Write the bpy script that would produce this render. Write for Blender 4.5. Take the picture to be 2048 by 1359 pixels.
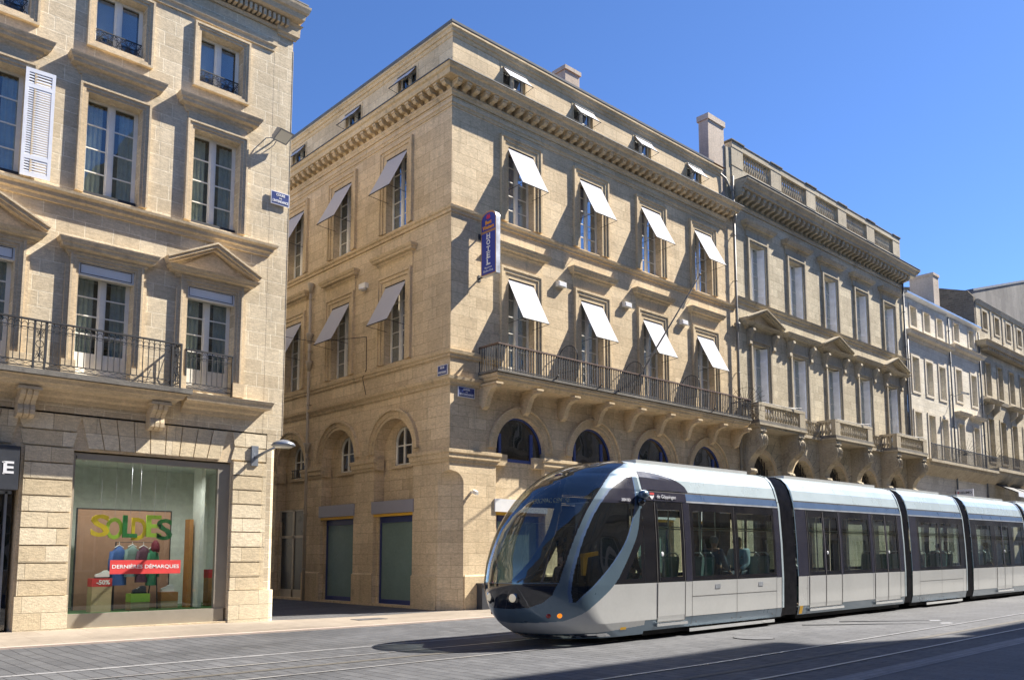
import bpy, bmesh, math, random
from mathutils import Vector, Matrix
random.seed(7)
R = math.radians
sc = bpy.context.scene
for o in list(bpy.data.objects): bpy.data.objects.remove(o, do_unlink=True)
# ---------------------------------------------------------------- camera
cam = bpy.data.cameras.new('camera'); co = bpy.data.objects.new('camera', cam); sc.collection.objects.link(co)
cam.sensor_width = 36; cam.lens = 1701 / 2048 * 36; cam.shift_x = 12 / 2048; cam.shift_y = 247.5 / 2048
cam.clip_start = 0.05; cam.clip_end = 5000
co.location = (0, 0, 1.7); co.rotation_euler = (R(90 + 6.24), 0, R(-42.5)); sc.camera = co
# ---------------------------------------------------------------- sky, sun, exposure
SUNV = Vector((1.0, -0.37, 1.03)).normalized()          # towards the sun
EL = math.asin(SUNV.z); AZ = math.atan2(SUNV.x, SUNV.y)   # azimuth clockwise from +Y
w = bpy.data.worlds.new('World'); sc.world = w; w.use_nodes = True
nt = w.node_tree; nt.nodes.clear()
sky = nt.nodes.new('ShaderNodeTexSky'); sky.sky_type = 'NISHITA'; sky.sun_disc = False
sky.sun_elevation = EL; sky.sun_rotation = AZ
sky.altitude = 300; sky.air_density = 0.62; sky.dust_density = 0.15; sky.ozone_density = 3.8
bg = nt.nodes.new('ShaderNodeBackground'); bg.inputs[1].default_value = 0.135
ow = nt.nodes.new('ShaderNodeOutputWorld')
tint = nt.nodes.new('ShaderNodeMix'); tint.data_type = 'RGBA'; tint.blend_type = 'MULTIPLY'; tint.inputs[0].default_value = 1; tint.inputs[7].default_value = (0.465, 0.585, 0.735, 1)
nt.links.new(sky.outputs[0], tint.inputs[6]); nt.links.new(tint.outputs[2], bg.inputs[0]); nt.links.new(bg.outputs[0], ow.inputs[0])
sl = bpy.data.lights.new('sun', 'SUN'); sl.energy = 5.0; sl.angle = R(0.5); sl.color = (1.0, 0.93, 0.82)
so = bpy.data.objects.new('sun', sl); sc.collection.objects.link(so)
so.rotation_euler = (-SUNV).to_track_quat('-Z', 'Y').to_euler(); so.location = SUNV * 60
sc.view_settings.view_transform = 'Standard'; sc.view_settings.look = 'None'
sc.view_settings.exposure = 1.38; sc.view_settings.gamma = 1.0
sc.render.engine = 'CYCLES'
sc.cycles.max_bounces = 8; sc.cycles.transparent_max_bounces = 16; sc.cycles.diffuse_bounces = 4
# ---------------------------------------------------------------- materials
def mat(name):
    m = bpy.data.materials.new(name); m.use_nodes = True
    n = m.node_tree; n.nodes.clear()
    out = n.nodes.new('ShaderNodeOutputMaterial'); return m, n, out
def N(n, t, **k):
    x = n.nodes.new(t)
    for a, v in k.items(): setattr(x, a, v)
    return x
def math_(n, op, a, b=None):
    x = N(n, 'ShaderNodeMath', operation=op)
    for i, v in enumerate((a, b)):
        if v is None: continue
        if isinstance(v, (int, float)): x.inputs[i].default_value = v
        else: n.links.new(v, x.inputs[i])
    return x.outputs[0]
def maprange(n, v, a, b, c, d):
    x = N(n, 'ShaderNodeMapRange'); n.links.new(v, x.inputs[0])
    for i, q in enumerate((a, b, c, d)): x.inputs[i + 1].default_value = q
    return x.outputs[0]
def noise(n, vec, scale, detail=4, rough=0.6, sx=1, sy=1, sz=1):
    mp = N(n, 'ShaderNodeMapping'); mp.inputs['Scale'].default_value = (sx, sy, sz); n.links.new(vec, mp.inputs[0])
    x = N(n, 'ShaderNodeTexNoise'); x.inputs['Scale'].default_value = scale; x.inputs['Detail'].default_value = detail
    x.inputs['Roughness'].default_value = rough; n.links.new(mp.outputs[0], x.inputs['Vector']); return x.outputs[0]
def mul(n, col, val):
    x = N(n, 'ShaderNodeMix', data_type='RGBA', blend_type='MULTIPLY'); x.inputs[0].default_value = 1
    if isinstance(col, tuple): x.inputs[6].default_value = (*col, 1)
    else: n.links.new(col, x.inputs[6])
    n.links.new(val, x.inputs[7]); return x.outputs[2]
def mixc(n, fac, a, b):
    x = N(n, 'ShaderNodeMix', data_type='RGBA')
    n.links.new(fac, x.inputs[0])
    for i, c in ((6, a), (7, b)):
        if isinstance(c, tuple): x.inputs[i].default_value = (*c, 1)
        else: n.links.new(c, x.inputs[i])
    return x.outputs[2]
def stone(name, c1, c2, mortar, bw=0.8, bh=0.36, joints=1.0, stain=0.35, bump=0.5, dirt=(0.16, 0.14, 0.11), off=0.0, msize=0.006):
    m, n, out = mat(name)
    pos = N(n, 'ShaderNodeNewGeometry').outputs['Position']
    sp = N(n, 'ShaderNodeSeparateXYZ'); n.links.new(pos, sp.inputs[0])
    u = math_(n, 'SUBTRACT', sp.outputs[0], sp.outputs[1])
    cb = N(n, 'ShaderNodeCombineXYZ'); n.links.new(u, cb.inputs[0])
    zz = math_(n, 'ADD', sp.outputs[2], off); n.links.new(zz, cb.inputs[1])
    br = N(n, 'ShaderNodeTexBrick'); n.links.new(cb.outputs[0], br.inputs['Vector'])
    br.offset = 0.43; br.offset_frequency = 2; br.squash = 1.35; br.squash_frequency = 3
    br.inputs['Color1'].default_value = (*c1, 1); br.inputs['Color2'].default_value = (*c2, 1)
    br.inputs['Mortar'].default_value = (*mortar, 1); br.inputs['Scale'].default_value = 1
    br.inputs['Mortar Size'].default_value = msize if joints > 0 else 0; br.inputs['Mortar Smooth'].default_value = 0.3
    br.inputs['Brick Width'].default_value = bw; br.inputs['Row Height'].default_value = bh
    col = br.outputs['Color']
    n1 = noise(n, pos, 0.55, 5, 0.65); n2 = noise(n, pos, 9, 5, 0.7, 1, 1, 3.0); n3 = noise(n, pos, 45, 3, 0.6)
    n4 = noise(n, pos, 1.1, 5, 0.7, 3.2, 3.2, 0.28); n6 = noise(n, pos, 2.3, 6, 0.75)
    col = mul(n, col, maprange(n, n1, 0.3, 0.72, 0.82, 1.12))
    col = mul(n, col, maprange(n, n2, 0.28, 0.75, 0.74, 1.20))
    col = mul(n, col, maprange(n, n3, 0.3, 0.7, 0.88, 1.12))
    sf = math_(n, 'MULTIPLY', maprange(n, n4, 0.54, 0.78, 0, 1), stain)
    col = mixc(n, sf, col, dirt)
    col = mixc(n, math_(n, 'MULTIPLY', maprange(n, n6, 0.56, 0.72, 0, 1), stain * 0.9), col, dirt)
    vo = N(n, 'ShaderNodeTexVoronoi'); vo.inputs['Scale'].default_value = 26; n.links.new(pos, vo.inputs['Vector'])
    pit = math_(n, 'MULTIPLY', maprange(n, vo.outputs['Distance'], 0.06, 0.2, 1, 0), maprange(n, n1, 0.48, 0.62, 0, 0.4))
    col = mixc(n, pit, col, tuple(x * 0.55 for x in c2))
    b = N(n, 'ShaderNodeBsdfPrincipled'); n.links.new(col, b.inputs['Base Color']); b.inputs['Roughness'].default_value = 0.92
    b.inputs['Specular IOR Level'].default_value = 0.15
    h = math_(n, 'ADD', math_(n, 'MULTIPLY', n2, 0.5), math_(n, 'MULTIPLY', n3, 0.35))
    h = math_(n, 'SUBTRACT', h, math_(n, 'MULTIPLY', br.outputs['Fac'], 0.7 if joints > 0 else 0))
    h = math_(n, 'SUBTRACT', h, math_(n, 'MULTIPLY', pit, 0.6))
    bp = N(n, 'ShaderNodeBump'); bp.inputs['Strength'].default_value = bump; bp.inputs['Distance'].default_value = 0.02
    n.links.new(h, bp.inputs['Height']); n.links.new(bp.outputs[0], b.inputs['Normal'])
    n.links.new(b.outputs[0], out.inputs[0]); return m
def paint(name, c, rough=0.5, metal=0.0, spec=0.5, var=0.12, scale=3.0, coat=0.0, bump=0.0, emit=None, sheen=0):
    m, n, out = mat(name)
    pos = N(n, 'ShaderNodeNewGeometry').outputs['Position']
    nn = noise(n, pos, scale, 5, 0.65); n5 = noise(n, pos, scale * 14, 3, 0.6)
    col = mul(n, c, maprange(n, nn, 0.3, 0.7, 1 - var, 1 + var))
    col = mul(n, col, maprange(n, n5, 0.3, 0.7, 1 - var * 0.5, 1 + var * 0.5))
    b = N(n, 'ShaderNodeBsdfPrincipled'); n.links.new(col, b.inputs['Base Color'])
    b.inputs['Metallic'].default_value = metal; b.inputs['Specular IOR Level'].default_value = spec
    n.links.new(maprange(n, nn, 0.3, 0.7, max(0.02, rough * 0.85), min(1, rough * 1.15)), b.inputs['Roughness'])
    b.inputs['Coat Weight'].default_value = coat; b.inputs['Coat Roughness'].default_value = 0.06
    if bump:
        bp = N(n, 'ShaderNodeBump'); bp.inputs['Strength'].default_value = bump; bp.inputs['Distance'].default_value = 0.01
        n.links.new(n5, bp.inputs['Height']); n.links.new(bp.outputs[0], b.inputs['Normal'])
    if emit:
        b.inputs['Emission Color'].default_value = (*emit[:3], 1); b.inputs['Emission Strength'].default_value = emit[3]
    n.links.new(b.outputs[0], out.inputs[0]); return m
def glass(name, tint, refl=0.10, wav=0.0, wscale=1.2, rough=0.01, boost=1.0):
    """thin pane: tinted see-through plus a mirror layer that grows towards grazing angles"""
    m, n, out = mat(name)
    tr = N(n, 'ShaderNodeBsdfTransparent'); tr.inputs[0].default_value = (*tint, 1)
    gl = N(n, 'ShaderNodeBsdfGlossy'); gl.inputs['Roughness'].default_value = rough; gl.inputs[0].default_value = (boost, boost, boost, 1)
    lw = N(n, 'ShaderNodeLayerWeight'); lw.inputs[0].default_value = 0.5
    geo = N(n, 'ShaderNodeNewGeometry')
    if wav:
        bp = N(n, 'ShaderNodeBump'); bp.inputs['Strength'].default_value = 1; bp.inputs['Distance'].default_value = wav
        n.links.new(noise(n, geo.outputs['Position'], wscale, 1, 0.4), bp.inputs['Height'])
        n.links.new(bp.outputs[0], gl.inputs['Normal'])
    f = math_(n, 'POWER', lw.outputs['Facing'], 3.0)
    f = maprange(n, f, 0, 1, refl, 0.95)
    mx = N(n, 'ShaderNodeMixShader'); n.links.new(f, mx.inputs[0]); n.links.new(tr.outputs[0], mx.inputs[1]); n.links.new(gl.outputs[0], mx.inputs[2])
    n.links.new(mx.outputs[0], out.inputs[0]); return m
def setts(name, c1, c2, mortar, bw, bh, swap, msize, bump=0.6, rough=0.8, rot=0.0):
    m, n, out = mat(name)
    pos = N(n, 'ShaderNodeNewGeometry').outputs['Position']
    mp = N(n, 'ShaderNodeMapping'); mp.inputs['Rotation'].default_value = (0, 0, R(90 if swap else 0) + rot); n.links.new(pos, mp.inputs[0])
    br = N(n, 'ShaderNodeTexBrick'); n.links.new(mp.outputs[0], br.inputs['Vector'])
    br.inputs['Color1'].default_value = (*c1, 1); br.inputs['Color2'].default_value = (*c2, 1); br.inputs['Mortar'].default_value = (*mortar, 1)
    br.inputs['Scale'].default_value = 1; br.inputs['Mortar Size'].default_value = msize; br.inputs['Mortar Smooth'].default_value = 0.2
    br.inputs['Brick Width'].default_value = bw; br.inputs['Row Height'].default_value = bh; br.offset = 0.37; br.offset_frequency = 2
    n1 = noise(n, pos, 0.35, 5, 0.6, 0.5, 1.2, 1); n2 = noise(n, pos, 4, 5, 0.7); n3 = noise(n, pos, 60, 3, 0.6)
    col = mul(n, br.outputs['Color'], maprange(n, n1, 0.3, 0.7, 0.72, 1.22))
    col = mul(n, col, maprange(n, n2, 0.3, 0.7, 0.87, 1.12)); col = mul(n, col, maprange(n, n3, 0.3, 0.7, 0.86, 1.12))
    b = N(n, 'ShaderNodeBsdfPrincipled'); n.links.new(col, b.inputs['Base Color'])
    b.inputs['Specular IOR Level'].default_value = 0.35
    n.links.new(maprange(n, n2, 0.3, 0.7, rough * 0.8, min(1, rough * 1.1)), b.inputs['Roughness'])
    h = math_(n, 'SUBTRACT', math_(n, 'MULTIPLY', n3, 0.3), br.outputs['Fac'])
    bp = N(n, 'ShaderNodeBump'); bp.inputs['Strength'].default_value = bump; bp.inputs['Distance'].default_value = 0.012
    n.links.new(h, bp.inputs['Height']); n.links.new(bp.outputs[0], b.inputs['Normal'])
    n.links.new(b.outputs[0], out.inputs[0]); return m
M = {}
M['stL'] = stone('cream_ashlar', (0.7, 0.6, 0.44), (0.57, 0.475, 0.335), (0.8, 0.72, 0.56), 0.62, 0.36, stain=0.35, msize=0.01)
M['stLt'] = stone('cream_trim', (0.660, 0.541, 0.376), (0.607, 0.488, 0.330), (0.528, 0.422, 0.290), 1.3, 3, joints=0, stain=0.3)
M['stLr'] = stone('cream_rustic', (0.8, 0.7, 0.52), (0.64, 0.53, 0.36), (0.5, 0.42, 0.3), 0.9, 0.363, stain=0.1, bump=0.8, off=0.22, msize=0.008)
M['stH'] = stone('golden_ashlar', (0.75, 0.605, 0.405), (0.62, 0.49, 0.32), (0.47, 0.36, 0.23), 0.75, 0.36, stain=0.38, msize=0.008)
M['stHt'] = stone('golden_trim', (0.68, 0.54, 0.35), (0.61, 0.48, 0.305), (0.5, 0.4, 0.25), 1.5, 3, joints=0, stain=0.55, msize=0.005)
M['stB'] = stone('grey_ashlar', (0.62, 0.545, 0.4), (0.48, 0.415, 0.3), (0.38, 0.33, 0.25), 0.8, 0.38, stain=0.6, msize=0.01)
M['stBt'] = stone('grey_trim', (0.5, 0.44, 0.33), (0.42, 0.36, 0.265), (0.3, 0.25, 0.18), 1.5, 3, joints=0, stain=0.65, dirt=(0.10, 0.09, 0.075), msize=0.006)
M['stW'] = stone('pale_ashlar', (0.78, 0.72, 0.6), (0.68, 0.62, 0.5), (0.55, 0.5, 0.42), 0.8, 0.36, stain=0.2, msize=0.01)
M['stWt'] = stone('pale_trim', (0.74, 0.67, 0.54), (0.68, 0.6, 0.48), (0.5, 0.43, 0.3), 1.5, 3, joints=0, stain=0.5, msize=0.006)
M['rubble'] = stone('dark_rubble', (0.22, 0.18, 0.13), (0.14, 0.115, 0.085), (0.26, 0.22, 0.17), 0.35, 0.16, stain=0.5, bump=1.0, msize=0.015)
M['render'] = stone('pale_render', (0.52, 0.44, 0.36), (0.50, 0.42, 0.34), (0.5, 0.4, 0.3), 3, 3, joints=0, stain=0.35)
M['zinc'] = paint('zinc', (0.10, 0.11, 0.125), 0.65, 0.0, var=0.25)
M['lead'] = paint('dark_lead', (0.07, 0.075, 0.085), 0.7, 0.0, var=0.25)
M['zincL'] = paint('pale_zinc', (0.5, 0.53, 0.58), 0.35, 0.6, var=0.15)
M['pipe'] = paint('painted_pipe', (0.44, 0.38, 0.29), 0.5, var=0.12)
M['pipeG'] = paint('grey_pipe', (0.20, 0.19, 0.17), 0.55, var=0.12)
M['white'] = paint('white_paint', (0.74, 0.74, 0.74), 0.4, var=0.06)
M['cream'] = paint('cream_paint', (0.80, 0.78, 0.71), 0.45, var=0.08)
M['shut'] = paint('shutter_paint', (0.78, 0.80, 0.85), 0.5, var=0.06)
M['shutG'] = paint('grey_shutter', (0.80, 0.81, 0.84), 0.55, var=0.12)
M['iron'] = paint('black_iron', (0.022, 0.024, 0.03), 0.6, 0.0, var=0.3)
M['wood'] = paint('brown_rail', (0.10, 0.06, 0.045), 0.5, var=0.3, scale=8)
M['awn'] = paint('awning_cloth', (0.50, 0.50, 0.53), 0.85, spec=0.1, var=0.03)
M['curt'] = paint('pale_curtain', (0.62, 0.61, 0.56), 0.9, spec=0.05, var=0.1, scale=5)
M['curtB'] = paint('blue_curtain', (0.20, 0.36, 0.72), 0.9, spec=0.05, var=0.15, scale=5)
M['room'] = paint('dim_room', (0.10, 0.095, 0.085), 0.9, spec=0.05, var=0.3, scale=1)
M['glass'] = glass('window_glass', (0.80, 0.84, 0.83), 0.085, wav=0.010, wscale=1.1)
M['glassH'] = glass('hotel_window_glass', (0.82, 0.86, 0.88), 0.24, wav=0.012, wscale=1.3)
M['glassD'] = glass('dark_glass', (0.34, 0.33, 0.35), 0.11, wav=0.006)
M['glassS'] = glass('shop_glass', (0.93, 0.96, 0.95), 0.05)
M['frost'] = paint('frosted_glass', (0.17, 0.245, 0.22), 0.22, var=0.1, scale=0.8, spec=0.5)
M['blueF'] = paint('blue_frame', (0.03, 0.045, 0.16), 0.4, var=0.1)
M['blueL'] = paint('blue_frame_light', (0.045, 0.075, 0.25), 0.4, var=0.1)
M['fascia'] = paint('fascia_grey', (0.28, 0.28, 0.33), 0.5, var=0.05)
M['yellow'] = paint('yellow_paint', (0.80, 0.45, 0.03), 0.5, var=0.05)
M['steel'] = paint('brushed_steel', (0.33, 0.30, 0.25), 0.45, 0.3, var=0.05)
M['navy'] = paint('navy_enamel', (0.045, 0.07, 0.22), 0.3, var=0.1)
M['navyW'] = paint('enamel_white', (0.75, 0.76, 0.8), 0.4, var=0.03)
M['charc'] = paint('charcoal_fascia', (0.045, 0.05, 0.062), 0.4, var=0.1)
M['lampgrey'] = paint('lamp_grey', (0.28, 0.31, 0.36), 0.35, 0.5, var=0.1)
M['lens'] = paint('lamp_lens', (0.75, 0.75, 0.68), 0.15, var=0.05)
M['tile'] = paint('clay_tile', (0.20, 0.11, 0.075), 0.9, var=0.4, scale=6, bump=0.6)
M['road'] = setts('grey_paving', (0.112, 0.115, 0.123), (0.083, 0.086, 0.094), (0.03, 0.03, 0.034), 0.62, 0.235, True, 0.010, rot=0.0)
M['road2'] = setts('grey_setts', (0.142, 0.145, 0.155), (0.115, 0.119, 0.129), (0.059, 0.059, 0.063), 0.40, 0.14, True, 0.005)
M['pave'] = setts('beige_slabs', (0.31, 0.265, 0.215), (0.275, 0.233, 0.187), (0.203, 0.164, 0.133), 1.0, 1.15, False, 0.006, bump=0.3)
M['lane'] = setts('dark_asphalt_setts', (0.117, 0.117, 0.122), (0.090, 0.090, 0.095), (0.054, 0.054, 0.054), 0.3, 0.15, False, 0.01)
M['kerb'] = paint('kerb_stone', (0.44, 0.36, 0.31), 0.8, var=0.1, spec=0.2)
M['band'] = setts('pale_band', (0.277, 0.277, 0.284), (0.224, 0.224, 0.234), (0.112, 0.112, 0.112), 0.3, 0.12, False, 0.006, bump=0.4)
M['groove'] = paint('rail_groove', (0.02, 0.02, 0.02), 0.9)
M['railst'] = paint('rail_steel', (0.40, 0.40, 0.41), 0.35, 0.35, var=0.15, scale=2)
M['aps'] = paint('tan_strip', (0.10, 0.092, 0.08), 0.75, var=0.15)
# tram
M['tW'] = paint('tram_pale', (0.459, 0.467, 0.467), 0.32, spec=0.5, var=0.05, scale=1.2, coat=0.5)
M['tB'] = paint('tram_blue_grey', (0.115, 0.175, 0.235), 0.3, 0.35, var=0.05, scale=1.2, coat=0.8)
M['tR'] = paint('tram_roof_pale', (0.410, 0.492, 0.541), 0.28, 0.1, var=0.05, scale=1.2, coat=0.5)
M['tS'] = paint('tram_blue_stripe', (0.075, 0.13, 0.25), 0.3, var=0.08, coat=0.5)
M['tK'] = paint('tram_black_glass', (0.012, 0.012, 0.016), 0.06, spec=0.6, var=0.1, coat=0.6)
M['tV'] = paint('tram_violet_black', (0.030, 0.030, 0.048), 0.2, spec=0.5, var=0.1, coat=0.5)
M['tG'] = glass('tram_window_glass', (0.56, 0.66, 0.64), 0.09)
M['tF'] = glass('tram_windshield', (0.62, 0.66, 0.64), 0.10, wav=0.05, wscale=1.1, boost=1.0)
M['tC'] = glass('tram_cab_glass', (0.30, 0.32, 0.34), 0.10, wav=0.01)
M['tM'] = paint('front_mask', (0.012, 0.014, 0.022), 0.07, spec=0.6, coat=1.0, var=0.1)
M['tI'] = paint('tram_interior', (0.16, 0.17, 0.17), 0.7, var=0.1)
M['tIl'] = paint('tram_ceiling', (0.55, 0.56, 0.55), 0.7, var=0.05)
M['rub'] = paint('bellows_rubber', (0.085, 0.08, 0.078), 0.45, var=0.3, scale=6)
M['under'] = paint('underframe', (0.015, 0.015, 0.016), 0.8, var=0.2)
M['seat'] = paint('seat_green', (0.16, 0.26, 0.25), 0.8, var=0.1)
M['hand'] = paint('seat_handle', (0.6, 0.63, 0.62), 0.3, 0.4)
M['red'] = paint('red_lens', (0.30, 0.01, 0.01), 0.15, coat=0.8)
M['amber'] = paint('amber_lens', (0.8, 0.25, 0.02), 0.15, coat=0.8, emit=(1, 0.3, 0.02, 0.35))
M['headl'] = paint('head_lens', (0.60, 0.55, 0.44), 0.08, emit=(1, 0.85, 0.6, 0.12))
M['chrome'] = paint('polished', (0.65, 0.66, 0.67), 0.12, 1.0, var=0.05)
for k, c in dict(c_red=(0.62, 0.045, 0.045), c_white=(0.8, 0.8, 0.8), c_yel=(0.72, 0.52, 0.02), c_lime=(0.36, 0.55, 0.05), c_green=(0.03, 0.22, 0.05),
                 c_ply=(0.36, 0.21, 0.14), c_card=(0.45, 0.34, 0.20), c_lbox=(0.38, 0.62, 0.10), c_obox=(0.42, 0.20, 0.06), c_blue=(0.045, 0.12, 0.36),
                 c_teal=(0.17, 0.26, 0.25), c_plum=(0.09, 0.03, 0.06), c_grn=(0.03, 0.20, 0.10), c_bur=(0.16, 0.015, 0.035), c_shoe=(0.05, 0.06, 0.09),
                 c_wall=(0.72, 0.77, 0.73), c_turf=(0.05, 0.15, 0.04), c_orange=(0.8, 0.34, 0.02), c_sign=(0.035, 0.055, 0.32), c_rose=(0.55, 0.03, 0.10),
                 skin=(0.42, 0.25, 0.18), hairD=(0.03, 0.022, 0.018), hairB=(0.42, 0.27, 0.13), hairG=(0.30, 0.29, 0.27), cl_navy=(0.035, 0.06, 0.10),
                 cl_pale=(0.42, 0.58, 0.66), cl_white=(0.70, 0.78, 0.76), cl_slate=(0.07, 0.11, 0.16), cl_black=(0.03, 0.03, 0.036), cl_olive=(0.10, 0.10, 0.06), c_amberfaint=(0.20, 0.19, 0.08)).items():
    M[k] = paint(k.replace('c_', 'shop_').replace('cl_', 'cloth_'), c, 0.7 if k[0] == 'c' else 0.6, var=0.1, scale=6)
M['stD'] = stone('sooty_stone', (0.24, 0.225, 0.20), (0.17, 0.16, 0.145), (0.2, 0.18, 0.15), 1.2, 3, joints=0, stain=0.7, dirt=(0.07, 0.065, 0.06))
M['sheer'] = paint('sheer_curtain', (0.60, 0.63, 0.60), 0.9, spec=0.05, var=0.15, scale=4)
M['blindB'] = paint('pale_blue_blind', (0.42, 0.52, 0.72), 0.9, spec=0.05, var=0.06)
M['doorglass'] = paint('dark_door_glass', (0.06, 0.06, 0.052), 0.3, var=0.3, scale=1)
# ---------------------------------------------------------------- mesh helpers
C = sc.collection
class MB:
    def __init__(s): s.v = []; s.f = []; s.mi = []; s.cur = 0
    def add(s, vs, fs):
        b = len(s.v); s.v += [tuple(v) for v in vs]; s.f += [tuple(b + i for i in f) for f in fs]; s.mi += [s.cur] * len(fs); return s
    def box(s, x0, x1, y0, y1, z0, z1):
        if x0 > x1: x0, x1 = x1, x0
        if y0 > y1: y0, y1 = y1, y0
        if z0 > z1: z0, z1 = z1, z0
        v = [(x0, y0, z0), (x1, y0, z0), (x1, y1, z0), (x0, y1, z0), (x0, y0, z1), (x1, y0, z1), (x1, y1, z1), (x0, y1, z1)]
        return s.add(v, [(0, 3, 2, 1), (4, 5, 6, 7), (0, 1, 5, 4), (1, 2, 6, 5), (2, 3, 7, 6), (3, 0, 4, 7)])
    def quad(s, a, b, c, d): return s.add([a, b, c, d], [(0, 1, 2, 3)])
    def poly(s, pts): return s.add(pts, [tuple(range(len(pts)))])
    def prism(s, pts, a, b, axis='x'):
        """2D outline extruded along an axis; pts are (y,z) for x, (x,z) for y, (x,y) for z"""
        def P(p, t): return {'x': (t, p[0], p[1]), 'y': (p[0], t, p[1]), 'z': (p[0], p[1], t)}[axis]
        n = len(pts); v = [P(p, a) for p in pts] + [P(p, b) for p in pts]
        return s.add(v, [tuple(range(n - 1, -1, -1)), tuple(range(n, 2 * n))] + [(i, (i + 1) % n, n + (i + 1) % n, n + i) for i in range(n)])
    def mould(s, prof, x0, x1, rl=True, rr=True, cl=False, cr=False):
        """profile [(out,z)] swept along a wall from x0 to x1; rl/rr: mitred return to the wall; cl/cr: corner mitre only"""
        path = []
        n = len(prof)
        def pt(o, z, k):
            if k == 0: return (x0 - o, 0, z)
            if k == 1: return ((x0 - o) if (rl or cl) else x0, -o, z)
            if k == 2: return ((x1 + o) if (rr or cr) else x1, -o, z)
            return (x1 + o, 0, z)
        ks = ([0] if rl else []) + [1, 2] + ([3] if rr else [])
        for k in ks: path.append([pt(o, z, k) for o, z in prof])
        v = [p for row in path for p in row]; f = []
        for i in range(len(path) - 1):
            for j in range(n - 1):
                f.append((i * n + j, (i + 1) * n + j, (i + 1) * n + j + 1, i * n + j + 1))
        s.add(v, f)
        if not rl and not cl: s.poly([path[0][j] for j in range(n)] )
        if not rr and not cr: s.poly([path[-1][j] for j in range(n - 1, -1, -1)])
        return s
    def tube(s, pts, r, k=6, closed=False):
        pts = [Vector(p) for p in pts]; n = len(pts); rings = []
        for i, p in enumerate(pts):
            a = pts[i - 1] if (i > 0 or closed) else p; b = pts[(i + 1) % n] if (i < n - 1 or closed) else p
            d = (b - a).normalized() if (b - a).length > 1e-9 else Vector((0, 0, 1))
            up = Vector((0, 0, 1)) if abs(d.z) < 0.95 else Vector((1, 0, 0))
            e1 = d.cross(up).normalized(); e2 = d.cross(e1)
            rr = r[i] if isinstance(r, (list, tuple)) else r
            rings.append([p + (e1 * math.cos(2 * math.pi * j / k) + e2 * math.sin(2 * math.pi * j / k)) * rr for j in range(k)])
        v = [q for g in rings for q in g]; f = []
        for i in range(n - 1 if not closed else n):
            a = i * k; b = ((i + 1) % n) * k
            for j in range(k): f.append((a + j, a + (j + 1) % k, b + (j + 1) % k, b + j))
        if not closed: f += [tuple(range(k - 1, -1, -1)), tuple((n - 1) * k + j for j in range(k))]
        return s.add(v, f)
    def lathe(s, prof, c=(0, 0, 0), k=12, axis='z'):
        v = []; n = len(prof)
        for r, h in prof:
            for j in range(k):
                a = 2 * math.pi * j / k
                q = (r * math.cos(a), r * math.sin(a), h)
                if axis == 'y': q = (q[0], h, q[1])
                if axis == 'x': q = (h, q[0], q[1])
                v.append((c[0] + q[0], c[1] + q[1], c[2] + q[2]))
        f = [(i * k + j, i * k + (j + 1) % k, (i + 1) * k + (j + 1) % k, (i + 1) * k + j) for i in range(n - 1) for j in range(k)]
        f += [tuple(range(k - 1, -1, -1)), tuple((n - 1) * k + j for j in range(k))]
        return s.add(v, f)
    def frame3(s, x0, x1, z0, z1, wd, y0, y1, bottom=False, top=True):
        """rectangular surround of width wd lying outside the opening"""
        s.box(x0 - wd, x0, y0, y1, z0 - (wd if bottom else 0), z1 + (wd if top else 0))
        s.box(x1, x1 + wd, y0, y1, z0 - (wd if bottom else 0), z1 + (wd if top else 0))
        if top: s.box(x0, x1, y0, y1, z1, z1 + wd)
        if bottom: s.box(x0, x1, y0, y1, z0 - wd, z0)
        return s
    def merge(s, o, dx=0, dy=0, dz=0): return s.add([(a + dx, b + dy, c + dz) for a, b, c in o.v], o.f)
def mesh(name, mb, mats, smooth=False, fix=True):
    me = bpy.data.meshes.new(name); me.from_pydata(mb.v, [], mb.f)
    if not isinstance(mats, (list, tuple)): mats = [mats]
    for m in mats: me.materials.append(m)
    if any(mb.mi): me.polygons.foreach_set('material_index', mb.mi)
    if fix:
        bm = bmesh.new(); bm.from_mesh(me); bmesh.ops.recalc_face_normals(bm, faces=bm.faces); bm.to_mesh(me); bm.free()
    if smooth:
        me.polygons.foreach_set('use_smooth', [True] * len(me.polygons))
    me.update(); return me
def obj(name, mb, mats, parent=None, loc=(0, 0, 0), rot=0.0, smooth=False, fix=True):
    me = mb if isinstance(mb, bpy.types.Mesh) else mesh(name, mb, mats, smooth, fix)
    o = bpy.data.objects.new(name, me); C.objects.link(o)
    o.location = loc; o.rotation_euler = (0, 0, rot)
    if parent: o.parent = parent
    return o
def tag(o, label, cat, group=None):
    o['label'] = label; o['category'] = cat
    if group: o['group'] = group
    return o
def thing(name, label, cat, loc=(0, 0, 0), rot=0.0, group=None):
    o = bpy.data.objects.new(name, None); C.objects.link(o); o.location = loc; o.rotation_euler = (0, 0, rot)
    o.empty_display_size = 0.2
    return tag(o, label, cat, group)
def struct(o): o['kind'] = 'structure'; return o
def dup(o, parent=None, loc=None, rot=None):
    kids = list(KIDS.get(o.name, []))
    c = o.copy(); C.objects.link(c); c.parent = parent
    if loc is not None: c.location = loc
    if rot is not None: c.rotation_euler = (0, 0, rot)
    for k in kids: KIDS.setdefault(c.name, []).append(dup(k, c))
    return c
KIDS = {}
def sub(name, mb, mats, parent, loc=(0, 0, 0), rot=0.0, smooth=False, fix=True):
    o = obj(name, mb, mats, parent, loc, rot, smooth, fix); KIDS.setdefault(parent.name, []).append(o); return o
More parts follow.
